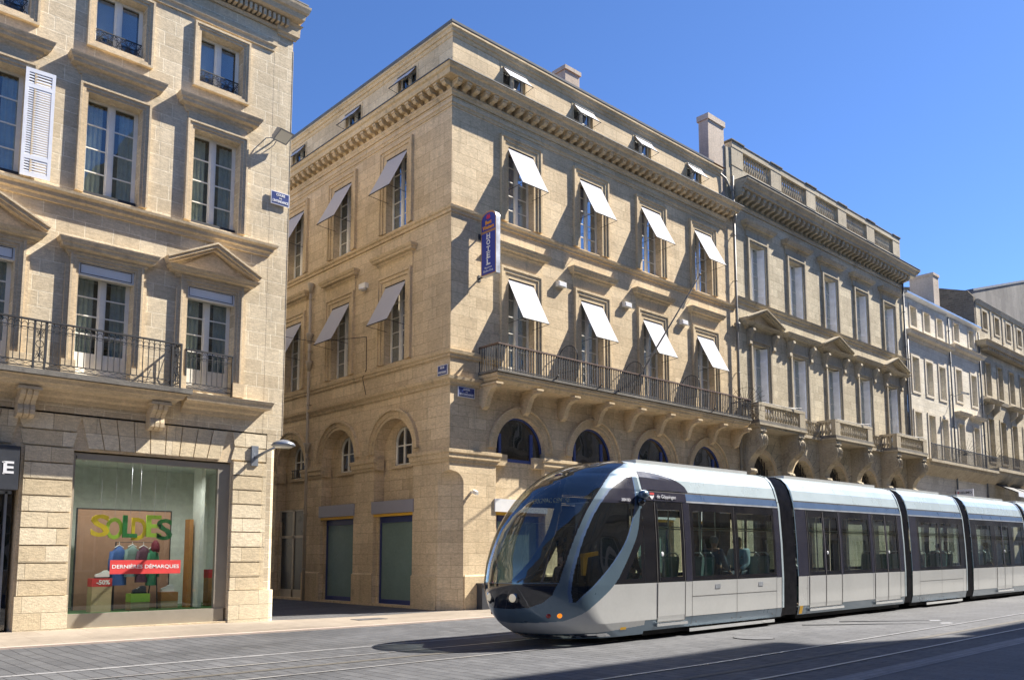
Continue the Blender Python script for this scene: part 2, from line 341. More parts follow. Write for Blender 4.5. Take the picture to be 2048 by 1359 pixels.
class Face:
    """a facade's frame: local x along the wall (left to right seen from outside), local -y outwards"""
    def __init__(s, root, ox, oy, rot): s.root = root; s.ox = ox; s.oy = oy; s.rot = rot
    def loc(s, x=0, o=0, z=0):
        c, q = math.cos(s.rot), math.sin(s.rot); y = -o
        return (s.ox + c * x - q * y - s.root.location.x, s.oy + q * x + c * y - s.root.location.y, z)
    def put(s, name, mb, mats, x=0, o=0, z=0, smooth=False): return sub(name, mb, mats, s.root, s.loc(x, o, z), s.rot, smooth)
    def copy(s, src, x=0, o=0, z=0):
        c = dup(src, s.root, s.loc(x, o, z), s.rot); KIDS.setdefault(s.root.name, []).append(c); return c
def arc(cx, cz, r, a0, a1, n): return [(cx + r * math.cos(R(a0 + (a1 - a0) * i / n)), cz + r * math.sin(R(a0 + (a1 - a0) * i / n))) for i in range(n + 1)]
def wall(mb, x0, x1, z0, z1, holes, d=0.3, y=0.0):
    """wall sheet at y with openings (xa,xb,za,zb,'r'|'a' arch[, depth]) and their reveals"""
    H = []
    for h in holes:
        xa, xb, za, zb, k = h[:5]; dd = h[5] if len(h) > 5 else d
        r = (xb - xa) / 2; H.append((xa, xb, za, zb + (r if k == 'a' else 0), k, zb, r, dd))
    xs = sorted({x0, x1} | {round(h[0], 4) for h in H} | {round(h[1], 4) for h in H}); zs = sorted({z0, z1} | {h[2] for h in H} | {h[3] for h in H})
    xs = [x for x in xs if x0 <= x <= x1]; zs = [z for z in zs if z0 <= z <= z1]
    for i in range(len(xs) - 1):
        for j in range(len(zs) - 1):
            cx = (xs[i] + xs[i + 1]) / 2; cz = (zs[j] + zs[j + 1]) / 2
            if any(h[0] < cx < h[1] and h[2] < cz < h[3] for h in H): continue
            mb.quad((xs[i], y, zs[j]), (xs[i + 1], y, zs[j]), (xs[i + 1], y, zs[j + 1]), (xs[i], y, zs[j + 1]))
    for xa, xb, za, zt, k, zb, r, dd in H:
        if k == 'r':
            out = [(xa, za), (xa, zt), (xb, zt), (xb, za)]
        else:
            cx = (xa + xb) / 2; a = arc(cx, zb, r, 180, 0, 20)
            for i in range(20):
                p, q = a[i], a[i + 1]
                mb.quad((p[0], y, p[1]), (q[0], y, q[1]), (q[0], y, zt), (p[0], y, zt))
            out = [(xa, za)] + a + [(xb, za)]
        for i in range(len(out)):
            p = out[i]; q = out[(i + 1) % len(out)]
            if abs(p[1] - q[1]) < 1e-6 and (abs(p[1] - z0) < 1e-6 or abs(p[1] - z1) < 1e-6): continue
            if max(p[1], q[1]) <= z0 or min(p[1], q[1]) >= z1: continue
            p = (p[0], min(max(p[1], z0), z1)); q = (q[0], min(max(q[1], z0), z1))
            mb.quad((p[0], y, p[1]), (q[0], y, q[1]), (q[0], y + dd, q[1]), (p[0], y + dd, p[1]))
def archivolt(mb, cx, cz, r0, r1, y0, y1, n=20, a0=180, a1=0):
    A = arc(cx, cz, r0, a0, a1, n); B = arc(cx, cz, r1, a0, a1, n)
    for i in range(n):
        a, b, c, d = A[i], A[i + 1], B[i + 1], B[i]
        v = [(p[0], y, p[1]) for y in (y0, y1) for p in (a, b, c, d)]
        mb.add(v, [(4, 5, 6, 7), (0, 4, 5, 1), (3, 2, 6, 7)] + ([(0, 3, 7, 4)] if i == 0 else []) + ([(1, 5, 6, 2)] if i == n - 1 else []))
HOOD = [(0, 0), (0.04, 0), (0.06, 0.05), (0.10, 0.08), (0.11, 0.14), (0.22, 0.17), (0.24, 0.24), (0.27, 0.26), (0.30, 0.33), (0.31, 0.36), (0, 0.40)]
def hood(mb, x0, x1, z, s=1.0, h=1.0): mb.mould([(o * s, z + q * h) for o, q in HOOD], x0, x1)
def pediment(mb, x0, x1, z, rise, s=1.0, h=1.0):
    hood(mb, x0, x1, z, s, h * 0.62)
    zb = z + 0.25 * h; p = 0.30 * s; xm = (x0 + x1) / 2; e = p
    for sg in (-1, 1):
        a = Vector((xm + sg * ((x1 - x0) / 2 + e), 0, zb)); b = Vector((xm, 0, zb + rise))
        d = (b - a).normalized(); nrm = Vector((-d.z, 0, d.x)) * (1 if sg < 0 else -1)
        for (t0, t1, o) in ((0, 0.06, p * 0.6), (0.06, 0.13, p * 0.85), (0.13, 0.17, p)):
            t0 *= h; t1 *= h
            A0 = a + nrm * t0; A1 = a + nrm * t1
            B0 = Vector((xm, 0, (b + nrm * t0).z + abs((nrm * t0).x) * abs(d.z / d.x))); B1 = Vector((xm, 0, (b + nrm * t1).z + abs((nrm * t1).x) * abs(d.z / d.x)))
            v = []
            for y in (0.02, -o): v += [(A0.x, y, A0.z), (B0.x, y, B0.z), (B1.x, y, B1.z), (A1.x, y, A1.z)]
            mb.add(v, [(0, 1, 2, 3), (7, 6, 5, 4), (0, 4, 5, 1), (1, 5, 6, 2), (2, 6, 7, 3), (3, 7, 4, 0)])
    mb.prism([(x0, zb), (x1, zb), (xm, zb + rise * 0.98)], -0.04, 0.01, 'y')
def text_mesh(s, size, depth=0.004, bold=0.0, align='CENTER', spacing=1.0):
    cu = bpy.data.curves.new('t', 'FONT'); cu.body = s; cu.size = size; cu.extrude = depth; cu.offset = bold; cu.align_x = align; cu.align_y = 'CENTER'
    cu.space_character = spacing; cu.resolution_u = 3
    t = bpy.data.objects.new('t', cu); C.objects.link(t)
    dg = bpy.context.evaluated_depsgraph_get(); me = bpy.data.meshes.new_from_object(t.evaluated_get(dg))
    bpy.data.objects.remove(t, do_unlink=True); bpy.data.curves.remove(cu)
    me.transform(Matrix.Rotation(R(90), 4, 'X')); return me          # stands in the xz plane, facing -y
def lettering(s, size, mtl, parent, loc, rot=0.0, wid=None, depth=0.004, bold=0.0, name='lettering', ht=None):
    me = text_mesh(s, size, depth, bold)
    xs = [v.co.x for v in me.vertices]; zs = [v.co.z for v in me.vertices]
    sx = (wid / (max(xs) - min(xs))) if wid else 1; sz = (ht / (max(zs) - min(zs))) if ht else (sx if wid else 1)
    me.transform(Matrix.Diagonal((sx, 1, sz, 1))); me.materials.clear(); me.materials.append(mtl)
    o = bpy.data.objects.new(name, me); C.objects.link(o); o.location = loc; o.rotation_euler = (0, 0, rot); o.parent = parent
    if parent: KIDS.setdefault(parent.name, []).append(o)
    return o
# ---------------------------------------------------------------- window parts
def casement(win, w_, h, y, rows, mtl, rail_h=0.0, fw=0.055, panel=0.0, gl='glass'):
    """two leaved casement of width w_, height h, at depth y inside window part win; origin at bottom centre"""
    f = MB(); a = w_ / 2; t = 0.045
    f.box(-a, -a + fw, y, y + 0.07, 0, h); f.box(a - fw, a, y, y + 0.07, 0, h); f.box(-a + fw, a - fw, y, y + 0.07, h - fw, h); f.box(-a + fw, a - fw, y, y + 0.07, 0, fw + 0.03)
    f.box(-0.055, 0.055, y - 0.015, y + 0.06, fw + 0.03, h - fw)
    z0 = fw + 0.03 + panel; z1 = h - fw
    for sx in (-1, 1):
        i0, i1 = (0.055, a - fw) if sx > 0 else (-a + fw, -0.055)
        f.box(i0, i0 + 0.035, y + 0.005, y + 0.05, fw + 0.03, z1); f.box(i1 - 0.035, i1, y + 0.005, y + 0.05, fw + 0.03, z1)
        if panel: f.box(i0 + 0.035, i1 - 0.035, y + 0.02, y + 0.045, fw + 0.03, z0)
        for k in range(1, rows):
            z = z0 + (z1 - z0) * k / rows; f.box(i0 + 0.035, i1 - 0.035, y + 0.012, y + 0.045, z - 0.014, z + 0.014)
    sub('frame', f, mtl, win)
    g = MB(); g.box(-a + fw, a - fw, y + 0.026, y + 0.032, z0, z1); sub('pane', g, M[gl], win)
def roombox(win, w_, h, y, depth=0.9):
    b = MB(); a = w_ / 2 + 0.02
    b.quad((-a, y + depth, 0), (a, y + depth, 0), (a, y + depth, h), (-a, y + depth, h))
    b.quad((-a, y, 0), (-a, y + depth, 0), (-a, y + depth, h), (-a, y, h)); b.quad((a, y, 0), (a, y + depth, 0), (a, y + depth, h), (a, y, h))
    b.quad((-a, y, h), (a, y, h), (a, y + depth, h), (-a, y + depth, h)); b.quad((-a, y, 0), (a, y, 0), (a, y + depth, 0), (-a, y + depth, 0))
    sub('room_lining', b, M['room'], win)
def curtain(win, x0, x1, z0, z1, y, mtl, folds=5, amp=0.025):
    c = MB(); n = folds * 6; pts = [(x0 + (x1 - x0) * i / n, y + amp * math.sin(i * math.pi * 2 / 6)) for i in range(n + 1)]
    for i in range(n): c.quad((pts[i][0], pts[i][1], z0), (pts[i + 1][0], pts[i + 1][1], z0), (pts[i + 1][0], pts[i + 1][1], z1), (pts[i][0], pts[i][1], z1))
    sub('curtain', c, mtl, win, smooth=True)
def awning(win, w_, top, drop, out, mtl=None, arms=True, o0=0.0, rail=True):
    n = 10; c = MB(); a = w_ / 2
    for i in range(n):
        t0, t1 = i / n, (i + 1) / n
        sag = lambda t: 0.018 * math.sin(math.pi * t)
        p = [(-o0 - (out - o0) * t, top - drop * t - sag(t)) for t in (t0, t1)]
        c.quad((-a, p[0][0], p[0][1]), (a, p[0][0], p[0][1]), (a, p[1][0], p[1][1]), (-a, p[1][0], p[1][1]))
    aw = sub('awning', c, M['awn'], win, smooth=True)
    f = MB(); f.tube([(-a, -out, top - drop), (a, -out, top - drop)], 0.018)
    for sx in (-a, a): f.tube([(sx, -out, top - drop), (sx, 0.06, top - drop - 0.05)], 0.009, 5)
    f.tube([(-a, -o0, top + 0.01), (a, -o0, top + 0.01)], 0.025)
    sub('awning_arm', f, M['iron'], win)
def shutter(par, name, x, y, z0, wd, h, ang, louv=True, mtl=None, side=1):
    """one hinged leaf; hinge at x, swung by ang degrees"""
    s = MB(); t = 0.035; mtl = mtl or M['shut']
    s.box(0, 0.07, 0, t, 0, h); s.box(wd - 0.07, wd, 0, t, 0, h)
    for z in (0, h * 0.16, h * 0.82, h - 0.09): s.box(0.07, wd - 0.07, 0, t, z, z + 0.09)
    if louv:
        for z0_, z1_ in ((0.09, h * 0.16), (h * 0.16 + 0.09, h * 0.82), (h * 0.82 + 0.09, h - 0.09)):
            k = max(2, int((z1_ - z0_) / 0.055))
            for i in range(k):
                z = z0_ + (z1_ - z0_) * (i + 0.5) / k
                s.add([(0.07, 0.004, z - 0.026), (wd - 0.07, 0.004, z - 0.026), (wd - 0.07, t - 0.004, z + 0.012), (0.07, t - 0.004, z + 0.012),
                       (0.07, 0.004, z - 0.006), (wd - 0.07, 0.004, z - 0.006), (wd - 0.07, t - 0.004, z + 0.032), (0.07, t - 0.004, z + 0.032)],
                      [(0, 1, 2, 3), (7, 6, 5, 4), (0, 4, 5, 1), (2, 6, 7, 3)])
    else: s.box(0.07, wd - 0.07, 0.01, t - 0.008, 0.09, h - 0.09)
    if side < 0: s.v = [(-a, b, c) for a, b, c in s.v]; s.f = [tuple(reversed(f)) for f in s.f]
    return sub('shutter', s, mtl, par, (x, y, z0), R(ang))
def iron_guard(par, x0, x1, z0, z1, y):
    """scrolled cast iron panel"""
    g = MB(); g.box(x0, x1, y - 0.012, y + 0.012, z1 - 0.025, z1); g.box(x0, x1, y - 0.01, y + 0.01, z0, z0 + 0.02)
    n = max(3, int((x1 - x0) / 0.19)); s = (x1 - x0) / n; h = z1 - z0
    for i in range(n):
        cx = x0 + s * (i + 0.5); cz = (z0 + z1) / 2
        for r, dx, dz in ((s * 0.27, 0, 0), (s * 0.2, -s * 0.28, h * 0.28), (s * 0.2, s * 0.28, -h * 0.28), (s * 0.17, s * 0.28, h * 0.28), (s * 0.17, -s * 0.28, -h * 0.28)):
            g.tube([(cx + dx + r * math.cos(a * 0.785), y, cz + dz + r * math.sin(a * 0.785)) for a in range(8)], 0.009, 4, True)
        g.tube([(cx - s * .5, y, z0), (cx + s * .5, y, z1)], 0.008, 4); g.tube([(cx + s * .5, y, z0), (cx - s * .5, y, z1)], 0.008, 4)
    return sub('window_guard', g, M['iron'], par)
def baluster(mb, x, y, z0, z1, r=0.055):
    h = z1 - z0
    mb.lathe([(r, z0), (r, z0 + h * .06), (r * .5, z0 + h * .1), (r * .95, z0 + h * .28), (r * 1.0, z0 + h * .38), (r * .45, z0 + h * .66), (r * .42, z0 + h * .8), (r * .8, z0 + h * .88), (r, z1)], (x, y, 0), 8)
Y0 = 20.5
# ================================================================= ground
def gz(x, y):
    z = 0.008 * max(0.0, min(x, 90) - 12)
    t = min(1, max(0, (y - 17.0) / 3.5)); z += t * 0.10 * min(1.0, max(0.0, (14 - x) / 9))
    return z
def drape(name, pts_fn, x0, x1, mtl, lift, step=1.0, label=None, side=0.0):
    """a strip following the ground: pts_fn(x)->(ya,yb)"""
    mb = MB(); n = int((x1 - x0) / step)
    for i in range(n):
        a = x0 + (x1 - x0) * i / n; b = x0 + (x1 - x0) * (i + 1) / n
        ya, yb = pts_fn(a); yc, yd = pts_fn(b)
        mb.quad((a, ya, gz(a, ya) + lift), (b, yc, gz(b, yc) + lift), (b, yd, gz(b, yd) + lift), (a, yb, gz(a, yb) + lift))
    return obj(name, mb, mtl)
def sheet(xs, ys, lift):
    mb = MB()
    for i in range(len(xs) - 1):
        for j in range(len(ys) - 1):
            q = [(xs[i], ys[j]), (xs[i + 1], ys[j]), (xs[i + 1], ys[j + 1]), (xs[i], ys[j + 1])]
            mb.quad(*[(x, y, gz(x, y) + lift) for x, y in q])
    return mb
FX = [-400, -120, -60, -30, -15, -8, 0, 3, 5, 8, 11, 12, 14, 17, 20, 25, 30, 40, 55, 75, 90, 200, 500, 1500]
struct(obj('ground', sheet(FX, [-900, -200, -60, -20, 0, 6, 10, 14, 17, 17.9, 20.5, 24, 30, 60, 200, 900], -0.02), M['lane']))
struct(obj('road', sheet([x for x in FX if -120 <= x <= 200], [-1.0, 3, 5.55], 0.0), M['road2']))
struct(obj('tramway_paving', sheet([x for x in FX if -120 <= x <= 200], [5.55, 8, 10, 12, 14, 17, 17.82], 0.0), M['road']))
# raised footpath with a real step at its kerb
mb = sheet([x for x in FX if -120 <= x <= 200], [17.98, 19, 20.6], 0.03)
struct(obj('footpath', mb, M['pave']))
mb = MB()
for a, b in zip([x for x in FX if -120 <= x < 200], [x for x in FX if -60 <= x <= 200]):
    v = [(a, 17.82, gz(a, 17.82) - .1), (b, 17.82, gz(b, 17.82) - .1), (b, 17.978, gz(b, 17.9) - .1), (a, 17.978, gz(a, 17.9) - .1)]
    v += [(p[0], p[1], p[2] + .134) for p in v]
    mb.add(v, [(4, 5, 6, 7), (0, 1, 5, 4), (2, 3, 7, 6)])
struct(obj('kerb', mb, M['kerb']))
struct(obj('side_street', sheet([10.6, 12, 14, 16.5], [20.604, 24, 30, 60], 0.026), M['lane']))
def rails(cy, near):
    out = []
    for k, s in enumerate((-1, 1)):
        y = cy + s * 0.745
        g = drape('groove', lambda x: (y - 0.055, y + 0.055), -60, 160, M['groove'], 0.004, 4)
        r = drape('rail', lambda x: (y - s * 0.0 - 0.035, y - s * 0.0 + 0.035), -60, 160, M['railst'], 0.008, 4)
        out += [g, r]
    return out
for cy, lab in ((12.12, 'tram track running under the tram, the one nearer the hotel'), (7.30, 'nearer tram track with bright rails crossing the shaded foreground')):
    t = thing('tram_track', lab, 'tram track', (0, cy, 0))
    for o in rails(cy, True):
        o.parent = t; o.location = (0, -cy, 0)
    a = drape('power_strip', lambda x: (cy - 0.075, cy + 0.075), -60, 160, M['aps'], 0.006, 4); a.parent = t; a.location = (0, -cy, 0)
b1 = struct(obj('pale_paving_band', MB(), M['band'])); bpy.data.objects.remove(b1)
struct(drape('edge_band', lambda x: (13.92, 14.06), -60, 160, M['band'], 0.005, 4))
struct(drape('edge_band', lambda x: (5.55, 5.92), -60, 160, M['band'], 0.005, 4))
# small ground fittings
def ring(name, x, y, r, label, cat, mtl):
    m_ = MB(); m_.lathe([(r, 0), (r, 0.006)], (0, 0, 0), 28); o = obj(name, m_, M['groove'], None, (x, y, gz(x, y) + 0.001)); tag(o, label, cat)
    m2 = MB(); m2.lathe([(r - 0.02, 0.004), (r - 0.02, 0.011)], (0, 0, 0), 28); sub('lid', m2, mtl, o)
ring('manhole_cover', 15.9, 9.75, 0.42, 'round manhole cover set in the paving between the two tracks', 'manhole', M['road2'])
o = tag(obj('drain_grate', MB().box(-.45, .45, -.22, .22, 0, 0.008), M['lane'], None, (12.9, 19.5, gz(12.9, 19.5) + 0.032)), 'dark rectangular grate in the pale footpath at the side street', 'drain grate')
def bar_on_ground(x0, y0, x1, y1, lab):
    cx, cy = (x0 + x1) / 2, (y0 + y1) / 2; L = math.hypot(x1 - x0, y1 - y0)
    o = obj('ground_slot', MB().box(-L / 2, L / 2, -.03, .03, 0, 0.012), M['iron'], None, (cx, cy, gz(cx, cy)), math.atan2(y1 - y0, x1 - x0)); tag(o, lab, 'metal strip')
    sub('end_plate', MB().box(L / 2, L / 2 + .3, -.05, .05, 0, 0.014), M['navyW'], o)
bar_on_ground(19.3, 10.5, 22.3, 8.45, 'longer thin dark metal strip lying across the paving beside the tram')
bar_on_ground(20.9, 10.35, 22.9, 8.95, 'shorter thin dark metal strip with pale end behind the longer one')

# ================================================================= left building
L = thing('corner_shop_building', 'cream stone corner building with clothes shop window and iron balcony at the left', 'building', (5, Y0, 0))
F = Face(L, 0, Y0, 0)
BX = [6.14, 8.66, 3.62, 1.10]
holes = []
for c in BX:
    holes += [(c - .51 - .03, c + .51 + .1, 13.80, 15.18, 'r'), (c - .62, c + .62, 10.06, 12.50, 'r'), (c - .62, c + .62, 5.80, 8.43, 'r')]
wl = MB(); wall(wl, -3, 10.72, 4.9, 17.2, holes, .34)
wl.quad((10.72, 0, 4.9), (10.72, 42, 4.9), (10.72, 42, 17.2), (10.72, 0, 17.2))
wl.quad((-3, 42, 0), (10.72, 42, 0), (10.72, 42, 17.2), (-3, 42, 17.2)); wl.quad((-3, 0, 0), (-3, 42, 0), (-3, 42, 17.2), (-3, 0, 17.2))
wl.quad((-3, 0, 17.19), (10.72, 0, 17.19), (10.72, 42, 17.19), (-3, 42, 17.19))
F.put('wall', wl, M['stL'])
# side of the ground floor with the cut corner
g = MB(); g.quad((10.58, .14, 0), (10.58, 42, 0), (10.58, 42, 4.55), (10.58, .14, 4.55))
g.prism([(10.30, 0.0), (10.44, 0.0), (10.58, 0.14), (10.58, 0.35), (10.30, 0.35)], 0.0, 4.50, 'z')
# flared stop between cut corner and square corner
g.add([(10.44, 0, 4.5), (10.58, .14, 4.5), (10.72, 0.0, 4.9), (10.58, .4, 4.5), (10.72, .4, 4.9), (10.30, 0, 4.5), (10.30, 0, 4.9)], [(0, 1, 2), (1, 3, 4, 2), (0, 2, 6, 5)])
F.put('corner_pier', g, M['stL'])
q = MB(); q.box(10.17, 10.722, -0.003, 0.002, 4.9, 15.7); q.box(10.722, 10.735, -0.012, .55, 4.9, 15.7)
F.put('corner_quoin', q, M['stL'])
# mouldings
m_ = MB()
m_.mould([(0, 9.64), (0.05, 9.64), (0.07, 9.72), (0.13, 9.76), (0.14, 9.84), (0.22, 9.88), (0.23, 9.94), (0, 9.98)], -3, 10.12, False, True)
F.put('string_course', m_, M['stLt'])
m_ = MB(); m_.mould([(0, 15.45), (0.05, 15.45), (0.06, 15.55), (0.10, 15.6), (0.10, 15.7), (0, 15.72)], -3, 10.10, False, True)
m_.mould([(0, 16.10), (0.06, 16.1), (0.08, 16.16), (0.10, 16.18), (0, 16.2)], -3, 10.72, False, True)
m_.mould([(0, 16.40), (0.32, 16.44), (0.40, 16.48), (0.42, 16.62), (0.48, 16.66), (0.52, 16.78), (0.53, 16.84), (0, 16.88)], -3, 10.45, False, True)
x = -3
while x < 10.4: m_.box(x, x + .075, -0.28, 0, 16.22, 16.40); x += 0.135
m_.mould([(0, 16.0), (0.06, 16.0), (0.08, 16.06), (0.13, 16.1), (0.14, 16.36), (0.20, 16.42), (0, 16.46)], 10.30, 10.72, True, True)
F.put('cornice', m_, M['stLt'])
F.put('parapet_flashing', MB().box(-3, 10.90, -.5, .3, 16.885, 16.92), M['zinc'])
# rusticated ground floor: lintel of voussoirs, block piers
m_ = MB(); wall(m_, -3, 10.30, 0, 4.87, [(5.66, 9.36, 0.0, 4.08, 'r', .6), (2.2, 4.60, 0.0, 4.08, 'r', .6)], .6, 0.035)
F.put('ground_floor_wall', m_, M['stLt'])
v = MB()
def voussoirs(xc, xa, xb, z0, z1, n, spread):
    for i in range(n):
        a0 = xa + (xb - xa) * i / n; a1 = xa + (xb - xa) * (i + 1) / n
        b0 = xc + (a0 - xc) * spread; b1 = xc + (a1 - xc) * spread
        v.prism([(a0 + .012, z0), (a1 - .012, z0), (b1 - .012, z1), (b0 + .012, z1)], 0.0, 0.034, 'y')
voussoirs(7.55, 5.95, 9.05, 4.13, 4.85, 9, 1.12)
voussoirs(2.9, 1.3, 4.4, 4.13, 4.85, 9, 1.10)
# stepped blocks either side
for (xa, xb) in ((4.55, 5.74),): 
    v.prism([(4.60, 4.5), (5.66, 4.5), (5.80, 4.86), (4.46, 4.86)], 0.0, .034, 'y')
    v.prism([(4.62, 4.14), (5.62, 4.14), (5.70, 4.47), (4.55, 4.47)], 0.0, .034, 'y')
v.prism([(9.42, 4.51), (10.28, 4.51), (10.28, 4.86), (9.36, 4.86)], 0, .034, 'y'); v.prism([(9.34, 4.16), (10.28, 4.16), (10.28, 4.48), (9.42, 4.48)], 0, .034, 'y')
F.put('lintel', v, M['stLr'])
p = MB()
zz = [0.86, 1.20, 1.57, 1.95, 2.33, 2.68, 3.03, 3.39, 3.76, 4.12]
for xa, xb in ((4.66, 5.64), (9.40, 10.18)):
    for a, b in zip(zz, zz[1:]): p.box(xa, xb, -.02, .3, a + .014, b - .012)
for xa, xb in ((4.62, 5.68), (9.37, 10.45)): p.box(xa, xb, -.05, .3, -.1, .86)
p.prism([(10.45, -0.05), (10.53, -.03), (10.61, .06), (10.61, .5), (10.45, .5)], -.1, .86, 'z')
for a, b in zip(zz, zz[1:]): p.box(10.19, 10.31, -.004, .3, a + .003, b - .003)
F.put('pier', p, M['stLr'])
# windows: top row
def square_window(gl=1.0):
    s = MB(); s.frame3(-.54, .61, 0, 1.38, .07, -.045, .0, True); s.frame3(-.61, .68, -.07, 1.45, .06, -.075, .0, True); s.frame3(-.67, .74, -.13, 1.51, .05, -.10, .0, True)
    wv = F.put('window', s, M['stLt'], BX[0], 0, 13.80)
    casement(wv, 1.15, 1.38, .24, 1, M['cream']); roombox(wv, 1.15, 1.38, .31)
    for k in KIDS[wv.name]: k.location.x = 0.035
    curtain(wv, -.48, .50, .36, 1.3, .34, M['blindB'], 2, .004); iron_guard(wv, -.50, .57, .02, .42, .12)
    return wv
w1 = square_window()
for c in BX[1:]: F.copy(w1, c, 0, 13.80)
def tall_window(c, z, h, hd, withbar):
    s = MB()
    s.frame3(-.62, .62, 0, h, .06, -.05, 0); s.frame3(-.68, .68, 0, h + .06, .08, -.08, 0); s.frame3(-.76, .76, 0, h + .14, .05, -.11, 0)
    if hd == 'hood': s.box(-.78, .78, -.05, 0, h + .2, h + .40); hood(s, -.80, .80, h + .38)
    if hd == 'flat': hood(s, -.80, .80, h + .06)
    if hd == 'ped': pediment(s, -.86, .86, h + .14, .58)
    if hd != 'hood':
        for sx in (-1, 1):
            xa, xb = sorted((sx * .81, sx * .90)); s.box(xa, xb, -.06, 0, 0, h - .12); s.box(min(sx * .60, sx * .90), max(sx * .6, sx * .9), -.125, 0, -.06, .30)
    wv = F.put('window', s, M['stLt'], c, 0, z)
    casement(wv, 1.24, h - (.24 if hd != 'hood' else 0), .26, 4, M['cream'], panel=0.0 if hd == 'hood' else .5); roombox(wv, 1.24, h, .34)
    curtain(wv, -.58, -.16, .08, h - .1, .37, M['sheer'], 4); curtain(wv, .22, .58, .08, h - .1, .37, M['sheer'], 3)
    if hd == 'hood':
        sub('window_bar', MB().box(-.60, .60, .10, .14, .02, .11), M['iron'], wv)
    else:
        b = MB(); b.box(-.62, .62, .02, .16, h - .30, h + .0)
        bb = sub('blind_box', b, M['white'], wv)
        sub('trim_line', MB().box(-.57, .57, .008, .018, h - .265, h - .255).box(-.57, .57, .008, .018, h - .045, h - .035).box(-.57, -.56, .008, .018, h - .255, h - .045).box(.56, .57, .008, .018, h - .255, h - .045), M['iron'], bb)
    return wv
w2 = tall_window(BX[0], 10.06, 2.44, 'hood', True)
for c in BX[1:]: F.copy(w2, c, 0, 10.06)
w3 = tall_window(BX[0], 5.80, 2.63, 'flat', False); F.copy(w3, BX[3], 0, 5.80)
w4 = tall_window(BX[1], 5.80, 2.63, 'ped', False); F.copy(w4, BX[2], 0, 5.80)
s_ = shutter(L, 'shutter', 0, 0, 0, .60, 2.5, 0); s_.location = F.loc(4.20, .10, 10.06); s_.rotation_euler = (0, 0, R(-4))
# sill cornice at the right, frieze and balcony
m_ = MB(); m_.mould([(0, 5.22), (0.05, 5.22), (0.07, 5.32), (0.16, 5.36), (0.20, 5.44), (0.36, 5.48), (0.38, 5.56), (0.40, 5.60), (0.42, 5.66), (0, 5.70)], 8.0, 9.85, False, True)
F.put('sill_cornice', m_, M['stLt'])
m_ = MB(); m_.mould([(0, 5.12), (0.06, 5.12), (0.08, 5.2), (0.2, 5.24), (0.24, 5.32), (0.50, 5.34), (0.56, 5.40), (0.62, 5.42), (0.66, 5.50), (0.72, 5.53), (0, 5.54)], -3, 7.20, False, True)
ba = F.put('balcony', m_, M['stLt'])
sub('slab', MB().box(-3, 7.97, -.77, -.0, 5.545, 5.66), M['stD'], ba)
def console(s_h, dep, wd):
    c = MB(); pr = [(0, 0), (-dep, 0), (-dep - .02, -.06), (-dep + .02, -.16), (-dep * .72, -.24), (-dep * .55, -s_h * .55), (-dep * .62, -s_h * .72), (-dep * .60, -s_h * .88), (-dep * .35, -s_h), (-dep * .12, -s_h * .96), (0, -s_h * .98)]
    for k in range(3):
        xa = -wd / 2 + wd * k / 3 + .012; xb = -wd / 2 + wd * (k + 1) / 3 - .012; c.prism(pr, xa, xb)
    c.prism([(a * .93, b * .96 - .005) for a, b in pr], -wd / 2 + .01, wd / 2 - .01); c.box(-wd / 2 - .05, wd / 2 + .05, -dep - .05, 0, -.05, 0.02)
    return c
for cx in (4.58, 7.35, 1.6): F.put('console', console(.62, .48, .36), M['stLt'], cx, 0, 5.30)
def left_rail(x0, x1, o, z0, z1, ends, par_name='railing'):
    r = MB(); y = 0
    r.box(x0, x1, -.03, .03, z1 - .035, z1); r.box(x0, x1, -.012, .012, z0 + .04, z0 + .06); r.box(x0, x1, -.01, .01, z0 + .16, z0 + .18); r.box(x0, x1, -.01, .01, z1 - .20, z1 - .185)
    n = int((x1 - x0) / .125); s = (x1 - x0) / n
    for i in range(n + 1):
        x = x0 + s * i; r.box(x - .008, x + .008, -.008, .008, z0 + .17, z1 - .03)
        if i < n:
            r.tube([(x + s * .5 + s * .5 * math.cos(R(a)), 0, z1 - .19 + s * .9 * math.sin(R(a))) for a in range(0, 181, 36)], .007, 4)
            r.tube([(x + s * .5 * (1 + math.cos(R(a))), 0, z1 - .19 + s * .5 * math.sin(R(a))) for a in range(180, 361, 60)], .006, 4)
            r.lathe([(.004, -.02), (.016, 0), (.004, .02)], (x, 0, z1 - .25), 6)
        if i < n - 1 and i % 2 == 0:
            r.tube([(x, 0, z0 + .06), (x + 2 * s, 0, z0 + .17)], .006, 4); r.tube([(x, 0, z0 + .17), (x + 2 * s, 0, z0 + .06)], .006, 4)
    for e in ends:
        r.box(e - .02, e + .02, -.02, .02, z0 - .06, z1)
    return r
rr = left_rail(-3, 7.70, .62, 5.66, 6.74, [7.70, 7.50, 4.78, 4.56, 2.0])
rl = F.put('railing', rr, M['iron'], 0, .66, 0)
pn = MB()
for cx in (4.67, 7.60):
    for cz in (5.98, 6.46):
        for a in range(8):
            pn.tube([(cx, 0, cz), (cx + .10 * math.cos(a * .785), 0, cz + .13 * math.sin(a * .785))], [.012, .005], 4)
        pn.lathe([(.005, -.02), (.025, 0), (.005, .02)], (cx, 0, cz), 8, 'y')
    pn.tube([(cx + .075 * math.cos(a * .523), 0, 6.22 + .075 * math.sin(a * .523)) for a in range(12)], .009, 4, True)
    for sx in (-1, 1):
        pn.tube([(cx + sx * .1, 0, 5.84), (cx, 0, 6.15)], .006, 4); pn.tube([(cx + sx * .1, 0, 6.6), (cx, 0, 6.3)], .006, 4)
F.put('rosette_panel', pn, M['iron'], 0, .66, 0)
rs = MB()
for i in range(6): rs.box(-.008, .008, -.02 - i * .12, -.004 - i * .12, 5.66, 6.72)
